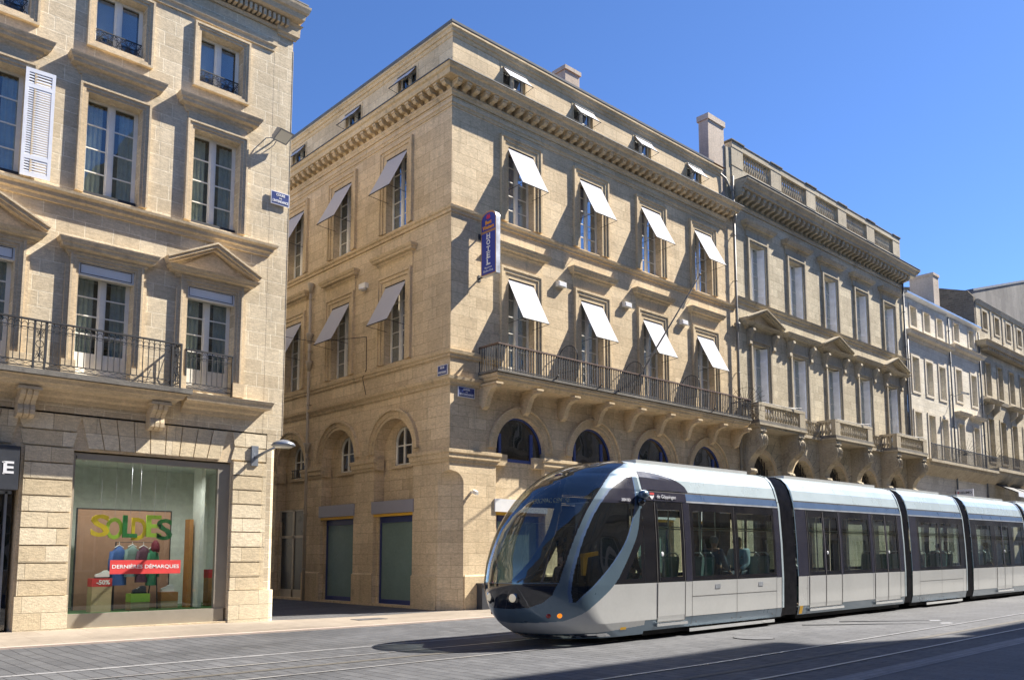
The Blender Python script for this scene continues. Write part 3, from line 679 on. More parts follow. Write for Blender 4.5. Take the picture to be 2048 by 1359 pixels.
rs.box(-.02, .02, -.66, 0, 6.705, 6.74); rs.box(-.012, .012, -.66, 0, 5.8, 5.82)
for i in range(5): rs.tube([(0, -.05 - i * .12, 5.85), (0, -.11 - i * .12, 6.25), (0, -.05 - i * .12, 6.65)], .006, 4)
F.put('end_railing', rs, M['iron'], 7.70, 0, 0)
F.put('window_railing', left_rail(-.61, .61, 0, 0.0, 1.02, [-.6, .6]), M['iron'], BX[1], .05, 5.78)
# ---------------- shop front
SF = F.put('shop_window', MB().frame3(5.72, 9.30, .44, 3.98, .06, .10, .22, False, True).box(9.05, 9.302, .10, .22, .44, 3.98).box(5.74, 9.05, .10, .22, 3.90, 3.98), M['steel'])
sub('pane', MB().box(5.725, 9.05, .15, .156, .44, 3.90), M['glassS'], SF)
sub('sill_panel', MB().box(5.66, 9.30, .07, .22, .13, .44), M['steel'], SF)
F.put('shop_step', MB().box(5.66, 9.38, -.03, .3, -.1, .125), M['stLt'])
rm = MB(); rx0, rx1, ry, rz0, rz1 = 5.45, 10.2, 3.3, .42, 4.05
rm.quad((rx0, ry, rz0), (rx1, ry, rz0), (rx1, ry, rz1), (rx0, ry, rz1)); rm.quad((rx0, .23, rz0), (rx0, ry, rz0), (rx0, ry, rz1), (rx0, .23, rz1))
rm.quad((rx1, .23, rz0), (rx1, ry, rz0), (rx1, ry, rz1), (rx1, .23, rz1)); rm.quad((rx0, .23, rz1), (rx1, .23, rz1), (rx1, ry, rz1), (rx0, ry, rz1))
F.put('shop_interior', rm, M['c_wall'])
F.put('display_floor', MB().box(rx0, rx1, .23, ry, .36, .42), M['c_turf'])
F.put('mirror_pillar', MB().box(9.02, 9.12, 1.0, 1.5, .43, 4.0), M['c_wall'])
# neighbour shop at far left
nb = MB(); nb.box(2.2, 4.58, .25, .30, .0, 4.05)
F.put('side_shop_front', MB().box(2.2, 4.55, .30, .34, 0, 3.1), M['glassD'])
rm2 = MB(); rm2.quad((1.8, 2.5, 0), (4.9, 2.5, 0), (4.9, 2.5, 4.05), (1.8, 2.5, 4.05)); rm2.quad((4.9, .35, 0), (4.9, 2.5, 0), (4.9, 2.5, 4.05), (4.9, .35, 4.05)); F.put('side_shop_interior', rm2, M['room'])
mm = MB()
for x in (4.08, 4.22, 4.38): mm.box(x, x + .05, .20, .28, .05, 3.1)
mm.box(2.2, 4.5, .2, .28, 3.05, 3.12)
F.put('door_frame', mm, M['lampgrey'])

for i, x in enumerate((6.0, 7.2, 8.4, 9.4)):       # the shop's own ceiling spotlights, lit in the photograph
    ld = bpy.data.lights.new('shop_spotlight', 'SPOT'); ld.energy = 42; ld.spot_size = R(120); ld.spot_blend = 1; ld.shadow_soft_size = .08; ld.color = (1.0, .95, .85)
    lo = bpy.data.objects.new('shop_spotlight', ld); C.objects.link(lo); lo.location = (x, 20.95, 3.86); lo.rotation_euler = (R(28), 0, 0); lo.parent = L; lo.matrix_parent_inverse = Matrix.Translation(-L.location)
# ================================================================= hotel
HX = 16.41
Hh = thing('hotel_building', 'golden stone hotel on the street corner with white tilted awnings and a long iron balcony', 'building', (24, 24, 0))
FF = Face(Hh, 0, Y0, 0); FS = Face(Hh, HX, 0, R(-90))        # street front and side street front (local x = -Y)
BF = [19.47 + 3.62 * i for i in range(4)]; BS = [-23.53, -27.05, -30.60, -34.15]
ATF = [19.23, 22.80, 26.37, 29.92]; ATS = [-23.08, -26.55, -30.7, -34.5]
W_ = .605
def hotel_holes(B):
    h = []
    for i, c in enumerate(B):
        h += [(c - W_, c + W_, 13.0, 15.68, 'r', .30), (c - W_, c + W_, 7.45 if B is BF else 8.30, 11.04, 'r', .30), (c - 1.13, c + 1.13, .14, 5.22, 'a', .42)]
    return h
wl = MB(); wall(wl, HX, 32.75, 4.4, 17.0, [h if h[4] == 'r' else (h[0], h[1], 4.4, h[3], 'a', .42) for h in hotel_holes(BF)], .3)
wall(wl, HX + .57, 32.75, -.2, 4.4, [(c - 1.13, c + 1.13, .14, 4.4, 'r', .42) for c in BF], .42)
FF.put('wall', wl, M['stH'])
wl = MB(); wall(wl, -37, -Y0, 4.4, 17.0, [h if h[4] == 'r' else (h[0], h[1], 4.4, h[3], 'a', .42) for h in hotel_holes(BS)], .3)
wall(wl, -37, -Y0 - .57, -.2, 4.4, [(c - 1.13, c + 1.13, .14, 4.4, 'r', .42) for c in BS], .42)
FS.put('side_wall', wl, M['stH'])
# cut corner with rounded top
cm = MB(); n = 8; e = .57
def cpt(t):   # narrowing towards the top
    return e * math.sqrt(max(0, 1 - t * t))
zs = [-.2, 4.0] + [4.0 + .40 * (i + 1) / n for i in range(n)]; es = [e, e] + [cpt((i + 1) / n) for i in range(n)]
for i in range(len(zs) - 1):
    a, b = es[i], es[i + 1]; z0, z1 = zs[i], zs[i + 1]
    cm.quad((HX, Y0 + a, z0), (HX + a, Y0, z0), (HX + b, Y0, z1), (HX, Y0 + b, z1))
    if b < e:
        cm.quad((HX + a, Y0, z0), (HX + e, Y0, z0), (HX + e, Y0, z1), (HX + b, Y0, z1)); cm.quad((HX, Y0 + e, z0), (HX, Y0 + a, z0), (HX, Y0 + b, z1), (HX, Y0 + e, z1))
cm.add([(HX, Y0, 4.4), (HX, Y0 + e, 4.4), (HX + e, Y0, 4.4)], [(0, 1, 2)])
CF = Face(Hh, 0, 0, 0)
CF.put('cut_corner', cm, M['stH'])
# plinths
for FA, a, b, B in ((FF, HX + .60, 32.75, BF), (FS, -37, -Y0 - .60, BS)):
    p = MB(); xs = [a] + [v for c in sorted(B) for v in (c - 1.13, c + 1.13)] + [b]
    for i in range(0, len(xs), 2):
        p.mould([(0.0, -.2), (.05, -.2), (.05, 1.10), (.0, 1.15)], xs[i] + .05, xs[i + 1] - .05, True, True)
    for c in B: p.box(c - 1.12, c + 1.12, -.04, .42, -.1, .135)
    FA.put('plinth', p, M['stHt'])
# attic set back behind the cornice
S_ = .06
def attic(FA, a, b, B, nm):
    w0 = MB(); wall(w0, a, b, 16.9, 19.0, [(c - .53, c + .53, 17.52, 18.55, 'r', .22) for c in B], .22, S_)
    FA.put(nm, w0, M['stH'])
attic(FF, HX + S_, 32.0, ATF, 'attic_wall'); attic(FS, -37, -Y0 - S_, ATS, 'attic_side_wall')
EAVE = [(0, 18.72), (0.03, 18.74), (0.05, 18.84), (0.10, 18.86), (0.12, 18.95), (0.17, 18.98), (0.17, 19.04), (0, 19.06)]
m_ = MB(); EV = [(o - S_, z) for o, z in EAVE]
m_.mould(EV, HX, 31.9, False, False, True, False); FF.put('eaves_moulding', m_, M['stHt'])
m_ = MB(); m_.mould(EV, -37, -Y0, False, False, False, True); FS.put('eaves_moulding', m_, M['stHt'])
GUT = [(-.02, 19.05), (0.08, 19.05), (0.12, 19.09), (0.13, 19.16), (-.02, 19.17)]
m_ = MB(); m_.mould([(o + .0, z) for o, z in GUT], HX, 31.2, False, False, True, False); FF.put('gutter', m_, M['zinc'])
m_ = MB(); m_.mould(GUT, -37, -Y0, False, False, False, True); FS.put('gutter', m_, M['zinc'])
rf = MB()     # shallow tiled roof
xa, xb, ya, yb = HX - .1, 32.2, Y0 - .1, 37
rf.add([(xa, ya, 19.14), (xb, ya, 19.14), (xb, ya + 6, 21.0), (xa + 6, ya + 6, 21.0), (xa, yb, 19.14), (xa + 6, yb, 21.0)], [(0, 1, 2, 3), (0, 3, 5, 4)])
rf.quad((xa + 6, ya + 6, 21), (xb, ya + 6, 21), (xb, yb, 21), (xa + 6, yb, 21))
for i in range(58):    # tile ends showing above the gutter
    x = xa + 5 + i * .18
    if x < 31.0: rf.lathe([(.055, 0), (.05, .3)], (x, ya + .03, 19.17), 6, 'y')
CF.put('roof', rf, M['tile'])
CF.put('party_wall', MB().quad((32.74, Y0, 0), (32.74, 37, 0), (32.74, 37, 19.1), (32.74, Y0, 19.1)).quad((HX, 37, 0), (32.7, 37, 0), (32.7, 37, 19.1), (HX, 37, 19.1)), M['stH'])
# return of the attic towards the party chimney
CF.put('attic_return', MB().box(31.99, 32.72, Y0 + .10, 24, 17.0, 19.3), M['render'])
# main cornice
COR = [(0, 16.62), (0.05, 16.62), (0.07, 16.70), (0.11, 16.74), (0.11, 16.80), (0, 16.80)]
COR2 = [(0, 17.05), (0.44, 17.06), (0.46, 17.10), (0.48, 17.20), (0.55, 17.24), (0.58, 17.31), (0.60, 17.33), (0, 17.36)]
AR = [(0, 15.99 + .28), (0.03, 16.27), (0.04, 16.36), (0.07, 16.38), (0, 16.41)]
m_ = MB()
for pr in (COR, COR2, AR): m_.mould(pr, HX, 32.15, False, pr is COR2, True, False)
FF.put('cornice', m_, M['stHt'])
m_ = MB()
for pr in (COR, COR2, AR): m_.mould(pr, -37, -Y0, False, False, False, True)
FS.put('cornice', m_, M['stHt'])
def modillion():
    d = MB(); d.box(-.10, .10, -.40, 0, 16.98, 17.05); d.prism([(0, 16.98), (-.36, 16.98), (-.37, 16.93), (-.30, 16.87), (-.16, 16.88), (-.06, 16.80), (0, 16.80)], -.085, .085); return d
d = MB(); x = HX + .02
while x < 32.6: d.merge(modillion(), x); x += .395
FF.put('modillion_row', d, M['stHt'])
d = MB(); x = -Y0 - .02
while x > -37: d.merge(modillion(), x); x -= .395
FS.put('modillion_row', d, M['stHt'])
m_ = MB(); m_.mould([(0, 17.345), (.62, 17.335), (.62, 17.37), (0, 17.40)], HX, 32.15, False, True, True, False); FF.put('cornice_flashing', m_, M['lead'])
m_ = MB(); m_.mould([(0, 17.345), (.62, 17.335), (.62, 17.37), (0, 17.40)], -37, -Y0, False, False, False, True); FS.put('cornice_flashing', m_, M['lead'])
# string, sill and balcony bands
def bands(FA, a, b, cl, cr, nm):
    m_ = MB()
    m_.mould([(0, 12.70), (0.05, 12.70), (0.06, 12.78), (0.11, 12.82), (0.13, 12.89), (0, 12.93)], a, b, False, False, cl, cr)
    m_.mould([(0, 7.98), (0.05, 7.98), (0.06, 8.06), (0.10, 8.09), (0.12, 8.19), (0, 8.22)], a, (18.6 if FA is FF else b), False, False, cl, cr)
    m_.mould([(0, 7.08), (0.05, 7.08), (0.07, 7.16), (0.12, 7.20), (0.16, 7.24), (0.18, 7.33), (0, 7.36)], a, b, False, False, cl, cr)
    FA.put(nm, m_, M['stHt'])
bands(FF, HX, 32.7, True, False, 'string_course'); bands(FS, -37, -Y0, False, True, 'string_course')
IMP = [(0, 4.66), (0.04, 4.66), (0.05, 4.74), (0.09, 4.78), (0.09, 4.90), (0.13, 4.94), (0.13, 5.04), (0, 5.07)]
for FA, a, b, B in ((FF, HX, 32.75, BF), (FS, -37, -Y0, BS)):
    m_ = MB(); xs = [a] + [v for c in sorted(B) for v in (c - 1.13, c + 1.13)] + [b]
    for i in range(0, len(xs), 2):
        m_.mould(IMP, xs[i] + (0 if i == 0 else -.02), xs[i + 1] + (0 if i == len(xs) - 2 else .02), i > 0, i < len(xs) - 2, FA is FF and i == 0, FA is FS and i == len(xs) - 2)
    for c in B:
        for sx in (-1, 1): m_.box(c + sx * 1.15, c + sx * (.62 if FA is FF else .98), -.0, .30, 4.68, 5.05)
    FA.put('impost', m_, M['stHt'])
    for c in B:
        m_ = MB(); archivolt(m_, c, 5.22, 1.13, 1.24, 0.01, -.03); archivolt(m_, c, 5.22, 1.24, 1.39, 0.01, -.06); archivolt(m_, c, 5.22, 1.39, 1.47, 0.01, -.13)
        FA.put('archivolt', m_, M['stHt'])
    m_ = MB()
    for c in B:
        if FA is FF:
            wall(m_, c - 1.13, c + 1.13, 3.05, 4.86, [], .1, .20)
        else:
            m2 = MB(); wall(m2, c - 1.13, c + 1.13, 3.05, 6.36, [(c - .50, c + .50, 4.80, 5.62, 'a', .1)], .1, .42); m_.merge(m2)
            m_.box(c - .62, c + .62, .34, .44, 4.70, 4.80)
        m_.box(c - 1.13, c - .98, .14, .30, .14, 3.1); m_.box(c + .98, c + 1.13, .14, .30, .14, 3.1)
    FA.put('arch_infill', m_, M['stH'])
# arch windows and ground floor shop windows
aw_ = MB()
def lunette(c):
    o = MB(); archivolt(o, 0, .36, 1.07, 1.13, .24, .17, 24)
    for x in (-.86, .60): o.box(x, x + .11, .17, .24, -.02, 1.2 - abs(x) * .35 + .0)
    o.box(-1.1, 1.1, .18, .24, -.02, .08)
    wv = FF.put('lunette_window', o, M['blueL'], c, 0, 4.86)
    p = MB(); pts = [(-1.1, 0)] + arc(0, .36, 1.1, 180, 0, 24) + [(1.1, 0)]; p.add([(a, .215, b) for a, b in pts], [tuple(range(len(pts)))]); sub('pane', p, M['glassD'], wv)
    roombox(wv, 2.2, 1.5, .26, .6); return wv
lw = lunette(BF[0])
for c in BF[1:]: FF.copy(lw, c, 0, 4.86)
def archwin(c):
    o = MB(); archivolt(o, 0, .82, .42, .49, .46, .52, 14); o.box(-.49, -.42, .46, .52, 0, .82); o.box(.42, .49, .46, .52, 0, .82); o.box(-.42, .42, .46, .52, 0, .06); o.box(-.03, .03, .45, .52, .06, 1.26)
    o.box(-.42, .42, .465, .51, .66, .70)
    wv = FS.put('arched_window', o, M['cream'], c, 0, 4.80)
    p = MB(); pts = [(-.45, 0.02)] + arc(0, .82, .45, 180, 0, 14) + [(.45, 0.02)]; p.add([(a, .50, b) for a, b in pts], [tuple(range(len(pts)))]); sub('pane', p, M['glassD'], wv)
    roombox(wv, 1.0, 1.3, .53, .5)
    g = MB()
    return wv
a_ = archwin(BS[0])
for c in BS[1:]: FS.copy(a_, c, 0, 4.80)
gd = MB()
for i in range(7): gd.box(BS[2] - .42 + i * .14 - .008, BS[2] - .42 + i * .14 + .008, .32, .34, 4.82, 5.15)
gd.box(BS[2] - .5, BS[2] + .5, .31, .35, 5.13, 5.16); gd.box(BS[2] - .5, BS[2] + .5, .31, .35, 4.84, 4.86)
FS.put('window_guard', gd, M['iron'])
def shopwin(FA, c):
    o = MB(); o.box(-.98, -.90, .18, .26, 0, 2.92); o.box(.90, .98, .18, .26, 0, 2.92); o.box(-.9, .9, .18, .26, 0, .15); o.box(-.9, .9, .16, .27, 2.72, 2.92)
    wv = FA.put('shop_window', o, M['blueF'], c, 0, .14)
    sub('pane', MB().box(-.9, .9, .21, .22, .15, 2.72), M['frost'], wv)
    sub('fascia', MB().box(-1.20, 1.20, -.05, .30, 3.02, 3.44), M['fascia'], wv)
    sub('yellow_strip', MB().box(-1.12, 1.12, -.0, .3, 2.925, 3.015), M['yellow'], wv)
    return wv
sw = shopwin(FS, BS[0]); FS.copy(sw, BS[1], 0, .14)
s2 = shopwin(FF, BF[0])
KIDS[s2.name][1].data = KIDS[s2.name][1].data.copy(); KIDS[s2.name][1].data.materials[0] = M['white']
for c in BF[1:]: FF.copy(s2, c, 0, .14)
dd = MB(); dd.box(-1.13, -1.02, .18, .28, 0, 3.42); dd.box(1.02, 1.13, .18, .28, 0, 3.42); dd.box(-.06, .06, .2, .28, 0, 3.42); dd.box(-1.02, 1.02, .2, .28, 2.3, 2.4); dd.box(-1.02, 1.02, .2, .28, 3.36, 3.42); dd.box(-1.02, 1.02, .2, .26, 0, .3)
for c in BS[2:3]:
    wv = FS.put('doorway', dd, M['pipe'], c, 0, .14); sub('pane', MB().box(-1.02, 1.02, .23, .24, .3, 3.4), M['doorglass'], wv); roombox(wv, 2.2, 3.4, .3, .5)
# upper windows
def hotel_window(FA, c, z, h, hooded, door=False):
    s = MB(); w2 = .605; za = 0
    s.frame3(-w2, w2, za, h, .17, -.04, 0.0); s.frame3(-w2 - .17, w2 + .17, za, h + .17, .12, -.075, 0.0); s.frame3(-w2 - .29, w2 + .29, za, h + .29, .08, -.11, 0.0)
    if hooded: s.box(-w2 - .40, w2 + .40, -.03, 0, h + .38, h + .78); hood(s, -w2 - .36, w2 + .36, h + .76, .95, .95)
    wv = FA.put('french_window' if door else 'window', s, M['stHt'], c, 0, z)
    casement(wv, 1.21, h, .23, 5, M['cream'], panel=.55 if door else 0, gl='glassH')
    roombox(wv, 1.21, h, .31)
    if hooded: curtain(wv, -.57, -.02, .1, h - .1, .33, M['sheer'], 4); curtain(wv, .05, .57, .1, h - .1, .33, M['sheer'], 4)
    else: curtain(wv, -.30, .36, .1, h - .1, .38, M['curtB'], 4); curtain(wv, .30, .57, .1, h - .1, .34, M['sheer'], 2); curtain(wv, -.57, -.24, .1, h - .1, .34, M['sheer'], 3)
    awning(wv, 1.21, h - .02, 1.50, .77)
    return wv
hw = hotel_window(FF, BF[0], 13.0, 2.68, False)
for c in BF[1:]: FF.copy(hw, c, 0, 13.0)
for c in BS: FS.copy(hw, c, 0, 13.0)
hd = hotel_window(FF, BF[0], 7.45, 3.59, True, True)
for c in BF[1:]: FF.copy(hd, c, 0, 7.45)
hs = hotel_window(FS, BS[0], 8.30, 2.74, True)
for c in BS[1:]: FS.copy(hs, c, 0, 8.30)
def attic_window(FA, c):
    s = MB(); s.frame3(-.53, .53, 0, 1.05, .10, S_ - .015, S_)
    wv = FA.put('attic_window', s, M['stHt'], c, 0, 17.50)
    casement(wv, 1.06, 1.05, S_ + .10, 2, M['cream']); roombox(wv, 1.06, 1.03, S_ + .20, .5); curtain(wv, .05, .5, .05, 1.0, S_ + .25, M['curtB'], 3)
    awning(wv, 1.06, 1.03, .50, .36, o0=-S_ + .04)
    return wv
at = attic_window(FF, ATF[0])
for c in ATF[1:]: FF.copy(at, c, 0, 17.50)
for c in ATS: FS.copy(at, c, 0, 17.50)
# balcony
bl = MB(); bl.mould([(0, 7.20), (.72, 7.20), (.76, 7.24), (.80, 7.27), (.84, 7.30), (.86, 7.38), (.90, 7.40), (.92, 7.50), (0, 7.52)], 18.50, 31.35, True, True)
bo = FF.put('balcony', bl, M['stHt'])
sub('coping', MB().box(17.56, 32.29, -.97, -.0, 7.525, 7.60), M['stD'], bo)
def bracket(): 
    b = MB(); b.prism([(0, 7.2), (-.86, 7.2), (-.88, 7.12), (-.84, 7.05), (-.66, 7.03), (-.52, 6.95), (-.42, 6.80), (-.35, 6.62), (-.29, 6.48), (-.15, 6.40), (-.10, 6.50), (-.0, 6.56)], -.10, .10)
    b.box(-.15, .15, -.9, 0, 7.14, 7.205); return b
br = FF.put('bracket', bracket(), M['stHt'], 17.70)
for i in range(1, 9): FF.copy(br, 17.70 + i * 1.81, 0, 0)
def bars(x0, x1, z0, z1, s=.118, tr=.028):
    r = MB(); n = int((x1 - x0) / s)
    for i in range(n + 1):
        x = x0 + (x1 - x0) * i / n; r.box(x - .014, x + .014, -.014, .014, z0, z1)
    r.box(x0 - .02, x1 + .02, -.02, .02, z0 + .03, z0 + .06); return r
rb = bars(17.62, 32.24, 7.60, 8.40); ra = FF.put('railing', rb, M['iron'], 0, .93)
sub('handrail', MB().box(17.58, 32.28, -.035, .035, 8.40, 8.45), M['wood'], ra)
for xe in (17.62, 32.24):
    s = MB(); [s.box(-.011, .011, -.02 - i * .115, .0 - i * .115, 7.60, 8.40) for i in range(8)]
    so_ = FF.put('railing', s, M['iron'], xe); sub('handrail', MB().box(-.035, .035, -.90, 0, 8.40, 8.45), M['wood'], so_)
hp = MB()
pts = [(0, -.0 - .93 * (1 - math.cos(R(a))) / 2, 8.42 + .62 * math.sin(R(a)) ** .8) for a in range(0, 181, 12)]
hp.tube(pts, .016, 5)
for i in range(4, 11): p = pts[int(i * 1.3)]; hp.tube([(0, p[1], 7.6), p], .008, 4)
hp.tube([(0, -.05, 8.12), (0, -.9, 8.12)], .01, 4)
h0 = FF.put('balcony_divider', hp, M['iron'], 21.30)
for x in (24.93, 28.55): FF.copy(h0, x, 0, 0)
fn = MB()
for a in range(-60, 200, 13):
    fn.tube([(0, -.55, 8.25), (0, -.55 - 1.05 * math.cos(R(a)), 8.25 + 1.05 * math.sin(R(a)))], [.014, .006], 4)
for rr_ in (.3, .8): fn.tube([(0, -.55 - rr_ * math.cos(R(a)), 8.25 + rr_ * math.sin(R(a))) for a in range(-60, 200, 13)], .009, 4)
FF.put('spiked_fan', fn, M['iron'], 32.40)
for x in (20.2, 22.4, 29.4):
    FF.put('flag_socket', MB().tube([(0, -.9, 7.6), (0, -1.06, 7.75)], .02).tube([(-.06, -1.0, 7.66), (.06, -1.0, 7.72)], .012), M['iron'], x)
# chimneys
ch = MB(); ch.box(24.0, 24.85, 22.6, 23.24, 19.0, 21.55); ch.box(23.94, 24.91, 22.54, 23.3, 21.55, 21.72)
CF.put('chimney', ch, M['render'])
# pipes
def downpipe(FA, x, z0, z1, mtl, o=.13, hop=(), nm='downpipe'):
    p = MB(); p.tube([(0, -o, z0), (0, -o, z1)], .055, 10)
    z = z0 + 1.2
    while z < z1: p.lathe([(.07, -.03), (.07, .03)], (0, -o, z), 10); p.box(-.02, .02, -o, 0, z - .012, z + .012); z += 2.1
    for h in hop: p.lathe([(.06, -.35), (.11, -.08), (.14, 0), (.14, .06), (.06, .07)], (0, -o, h), 10)
    return FA.put(nm, p, mtl, x, 0, 0, True)
downpipe(FS, -29.1, .05, 12.3, M['pipe'], hop=(10.3, 9.2, 6.0, 12.3))
downpipe(FF, 32.62, 4.4, 18.9, M['pipeG'], .16, hop=(12.0, 17.0))
FF.put('roof_pipe', MB().tube([(31.6, .1, 19.0), (32.2, -.05, 18.7), (32.55, -.16, 18.1), (32.62, -.16, 17.2)], .05, 8), M['pipeG'])
# things fixed to the hotel
def wbox(i, x):
    o = obj('wall_box', MB().box(-.2, .2, -.16, 0, -.09, .1), M['cream'], None, (x, Y0, 11.35)); sub('front_cover', MB().box(-.17, .17, -.175, -.16, -.07, .08), M['white'], o)
    tag(o, 'cream wall box between the %s lower awnings of the hotel front' % ('first and second', 'second and third', 'third and fourth')[i], 'wall box', 'cream boxes on the hotel wall')
for i, x in enumerate((21.38, 25.05, 28.72)): wbox(i, x)
o = obj('wall_box', MB().box(-.2, .2, -.16, 0, -.09, .1), M['cream'], None, (HX, 25.42, 11.38), R(-90)); sub('front_cover', MB().lathe([(.17, -.14), (.12, -.07)], (0, -.1, 0), 12), M['white'], o)
tag(o, 'small cream box on the shaded side wall of the hotel between two awnings', 'wall box', 'cream boxes on the hotel wall')
w_ = MB(); w_.tube([(-30.9, -.9, 10.55), (-28, -.5, 9.75), (-25.25, -.03, 9.5)], .012, 5).tube([(-25.25, -.03, 9.5), (-25.23, -.03, 8.3), (-25.3, -.13, 8.0), (-25.22, -.03, 7.4)], .012, 5)
o = tag(obj('cable', w_, M['iron'], None, (HX, 0, 0), R(-90)), 'black cable running along the shaded side wall of the hotel and turning down', 'cable')
# hotel sign, perpendicular to the front
t = thing('hotel_sign', 'tall blue projecting sign with white vertical letters and orange lettering on its arched top', 'sign', (17.6, Y0, 10.7))
sg = MB(); out = [(-.20, .02), (-.92, .02), (-.92, 1.90)] + [(-.56 - .36 * math.cos(R(a)), 1.90 + .24 * math.sin(R(a))) for a in range(15, 166, 15)] + [(-.20, 1.90)]
sg.prism(out, -.09, .09); sub('sign_body', sg, M['zincL'], t)
inn = [(-.23, .05), (-.89, .05), (-.89, 1.42), (-.23, 1.42)]
in2 = [(-.23, 1.50), (-.89, 1.50), (-.89, 1.88)] + [(-.56 - .32 * math.cos(R(a)), 1.88 + .21 * math.sin(R(a))) for a in range(15, 166, 15)] + [(-.23, 1.88)]
fc = MB(); fc.prism(out, -.096, -.091); sub('orange_border', fc, paint('sign_border', (.42, .22, .10), .5), t)
fc = MB(); fc.prism(inn, -.101, -.097); fc.prism(in2, -.101, -.097); sub('blue_face', fc, M['c_sign'], t)
for i, ch_ in enumerate('HOTEL'):
    lettering(ch_, .24, M['c_white'], t, (-.104, -.56, 1.30 - i * .215), R(-90), wid=.17, ht=.17, bold=.006)
    if ch_ in 'HTEL': sub('serif', MB().box(-.105, .105, -.004, .0, -.005, .018), M['c_white'], t, (-.104, -.56, 1.30 - i * .215 - .09), R(-90))
lettering('Best', .2, M['c_orange'], t, (-.104, -.56, 1.76), R(-90), wid=.30, ht=.13, bold=.006)
lettering('Western', .2, M['c_orange'], t, (-.104, -.56, 1.60), R(-90), wid=.55, ht=.13, bold=.006)
lettering('Bayonne', .1, M['c_white'], t, (-.104, -.56, .26), R(-90), wid=.34, ht=.075)
lettering('Etche-Ona', .1, M['c_white'], t, (-.104, -.56, .15), R(-90), wid=.46, ht=.075)
cr = MB(); cr.add([(-.10, -.02, 0), (-.05, -.02, .12), (0, -.02, .05), (.05, -.02, .12), (.10, -.02, 0), (.07, -.02, -.05), (-.07, -.02, -.05)], [(0, 1, 2, 3, 4, 5, 6)]); sub('crown_emblem', cr, M['c_rose'], t, (-.104 + .018, -.56, 1.93), R(-90))
am = MB()
for z in (.02, 1.42): am.box(-.02, .02, -.22, 0, z, z + .035).box(-.05, .05, -.02, 0, z - .08, z + .12)
sub('arm', am, M['iron'], t)
# flag pole
fp = thing('flag_pole', 'bare grey flag pole leaning out from the hotel balcony rail', 'flag pole', (24.67, Y0 - .95, 7.6))
sub('pole', MB().tube([(0, .55, .0), (0, 0, .80), (0, -2.73, 3.95)], [.04, .035, .022], 8), M['pipeG'], fp, smooth=True)
sub('finial', MB().lathe([(.02, -.03), (.045, 0), (.02, .04)], (0, -2.75, 3.98), 8), M['wood'], fp)
def street_sign(loc, rot, wd, ht, lines, lab):
    o = thing('street_sign', lab, 'street sign', loc, rot)
    sub('plate', MB().box(-wd / 2, wd / 2, -.03, 0, 0, ht), M['navyW'], o)
    sub('plate_face', MB().box(-wd / 2 + .02, wd / 2 - .02, -.034, -.03, .02, ht - .02), M['navy'], o)
    for s_, zz_, h_, w2 in lines: lettering(s_, .1, M['navyW'], o, (0, -.037, zz_), 0, wid=w2, ht=h_, bold=.003)
    return o
street_sign((10.43, Y0 - .05, 11.14), 0, .54, .36, [('COURS', .27, .07, .26), ('DE', .18, .035, .08), ("L'INTENDANCE", .09, .075, .46)], 'blue and white street name plate high on the corner of the cream building')
street_sign((17.04, Y0 - .02, 6.72), 0, .68, .33, [('COURS', .25, .06, .26), ('DE', .17, .03, .08), ("L'INTENDANCE", .09, .07, .56)], 'blue street name plate on the front of the hotel below the balcony end')
street_sign((HX - .02, 20.83, 7.40), R(-90), .50, .33, [('RUE', .24, .07, .2), ('MARTIGNAC', .09, .08, .42)], 'small blue street name plate on the shaded side wall near the hotel corner')
# floodlight and lamp on the left building
fl = thing('floodlight', 'grey floodlight on a bracket high on the corner of the cream building', 'floodlight', (10.42, Y0, 12.98))
sub('bracket', MB().tube([(-.3, 0, -.16), (-.3, -.2, -.14), (-.12, -.3, -.06)], .022).tube([(-.42, 0, -.05), (-.36, -.15, -.08), (-.15, -.3, -.05)], .014).tube([(-.3, 0, -.3), (-.25, -.12, -.24), (-.2, -.2, -.1)], .012), M['lampgrey'], fl)
hb = MB(); FLC = (-.12, -.36, .0)
def tilt(x, y, z, c=FLC, ax=R(-32), az=R(12)):
    y2 = y * math.cos(ax) - z * math.sin(ax); z2 = y * math.sin(ax) + z * math.cos(ax); x2 = x * math.cos(az) - y2 * math.sin(az); y3 = x * math.sin(az) + y2 * math.cos(az)
    return (c[0] + x2, c[1] + y3, c[2] + z2)
hb.prism([(-.20, -.07), (.20, -.07), (.17, .05), (-.10, .08)], -.23, .23); hb.v = [tilt(*p) for p in hb.v]; sub('lamp_housing', hb, M['lampgrey'], fl)
ln = MB().box(-.19, .19, -.16, .16, -.076, -.071); ln.v = [tilt(*p) for p in ln.v]; sub('lens', ln, M['lens'], fl)
wlp = thing('wall_lamp', 'grey wall lamp with a flat oval head on an arm beside the shop window', 'lamp', (9.95, Y0, 4.05))
sub('wall_plate', MB().box(-.09, .09, -.06, 0, -.02, .50), M['lampgrey'], wlp)
sub('arm', MB().tube([(.02, -.05, .2), (.1, -.5, .33), (.16, -1.0, .42)], [.045, .035, .028], 8), M['lampgrey'], wlp, smooth=True)
sub('lamp_head', MB().lathe([(.03, .12), (.12, .10), (.25, .04), (.30, -.02), (.27, -.05)], (.18, -1.22, .44), 20), M['lampgrey'], wlp, smooth=True)
sub('lens', MB().lathe([(.25, -.052), (.20, -.085), (.05, -.1)], (.18, -1.22, .44), 20), M['lens'], wlp, smooth=True)
hl = thing('hanging_lantern', 'dark bell shaped street lantern hung on a wire in the side street', 'lamp', (HX - .9, 30.9, 9.75))
sub('shade', MB().lathe([(.03, .55), (.10, .45), (.13, .2), (.34, .0), (.35, -.05)], (0, 0, 0), 14), M['iron'], hl, smooth=True)
sub('lens', MB().lathe([(.30, -.06), (.2, -.13), (.04, -.16)], (0, 0, 0), 14), M['lens'], hl, smooth=True)
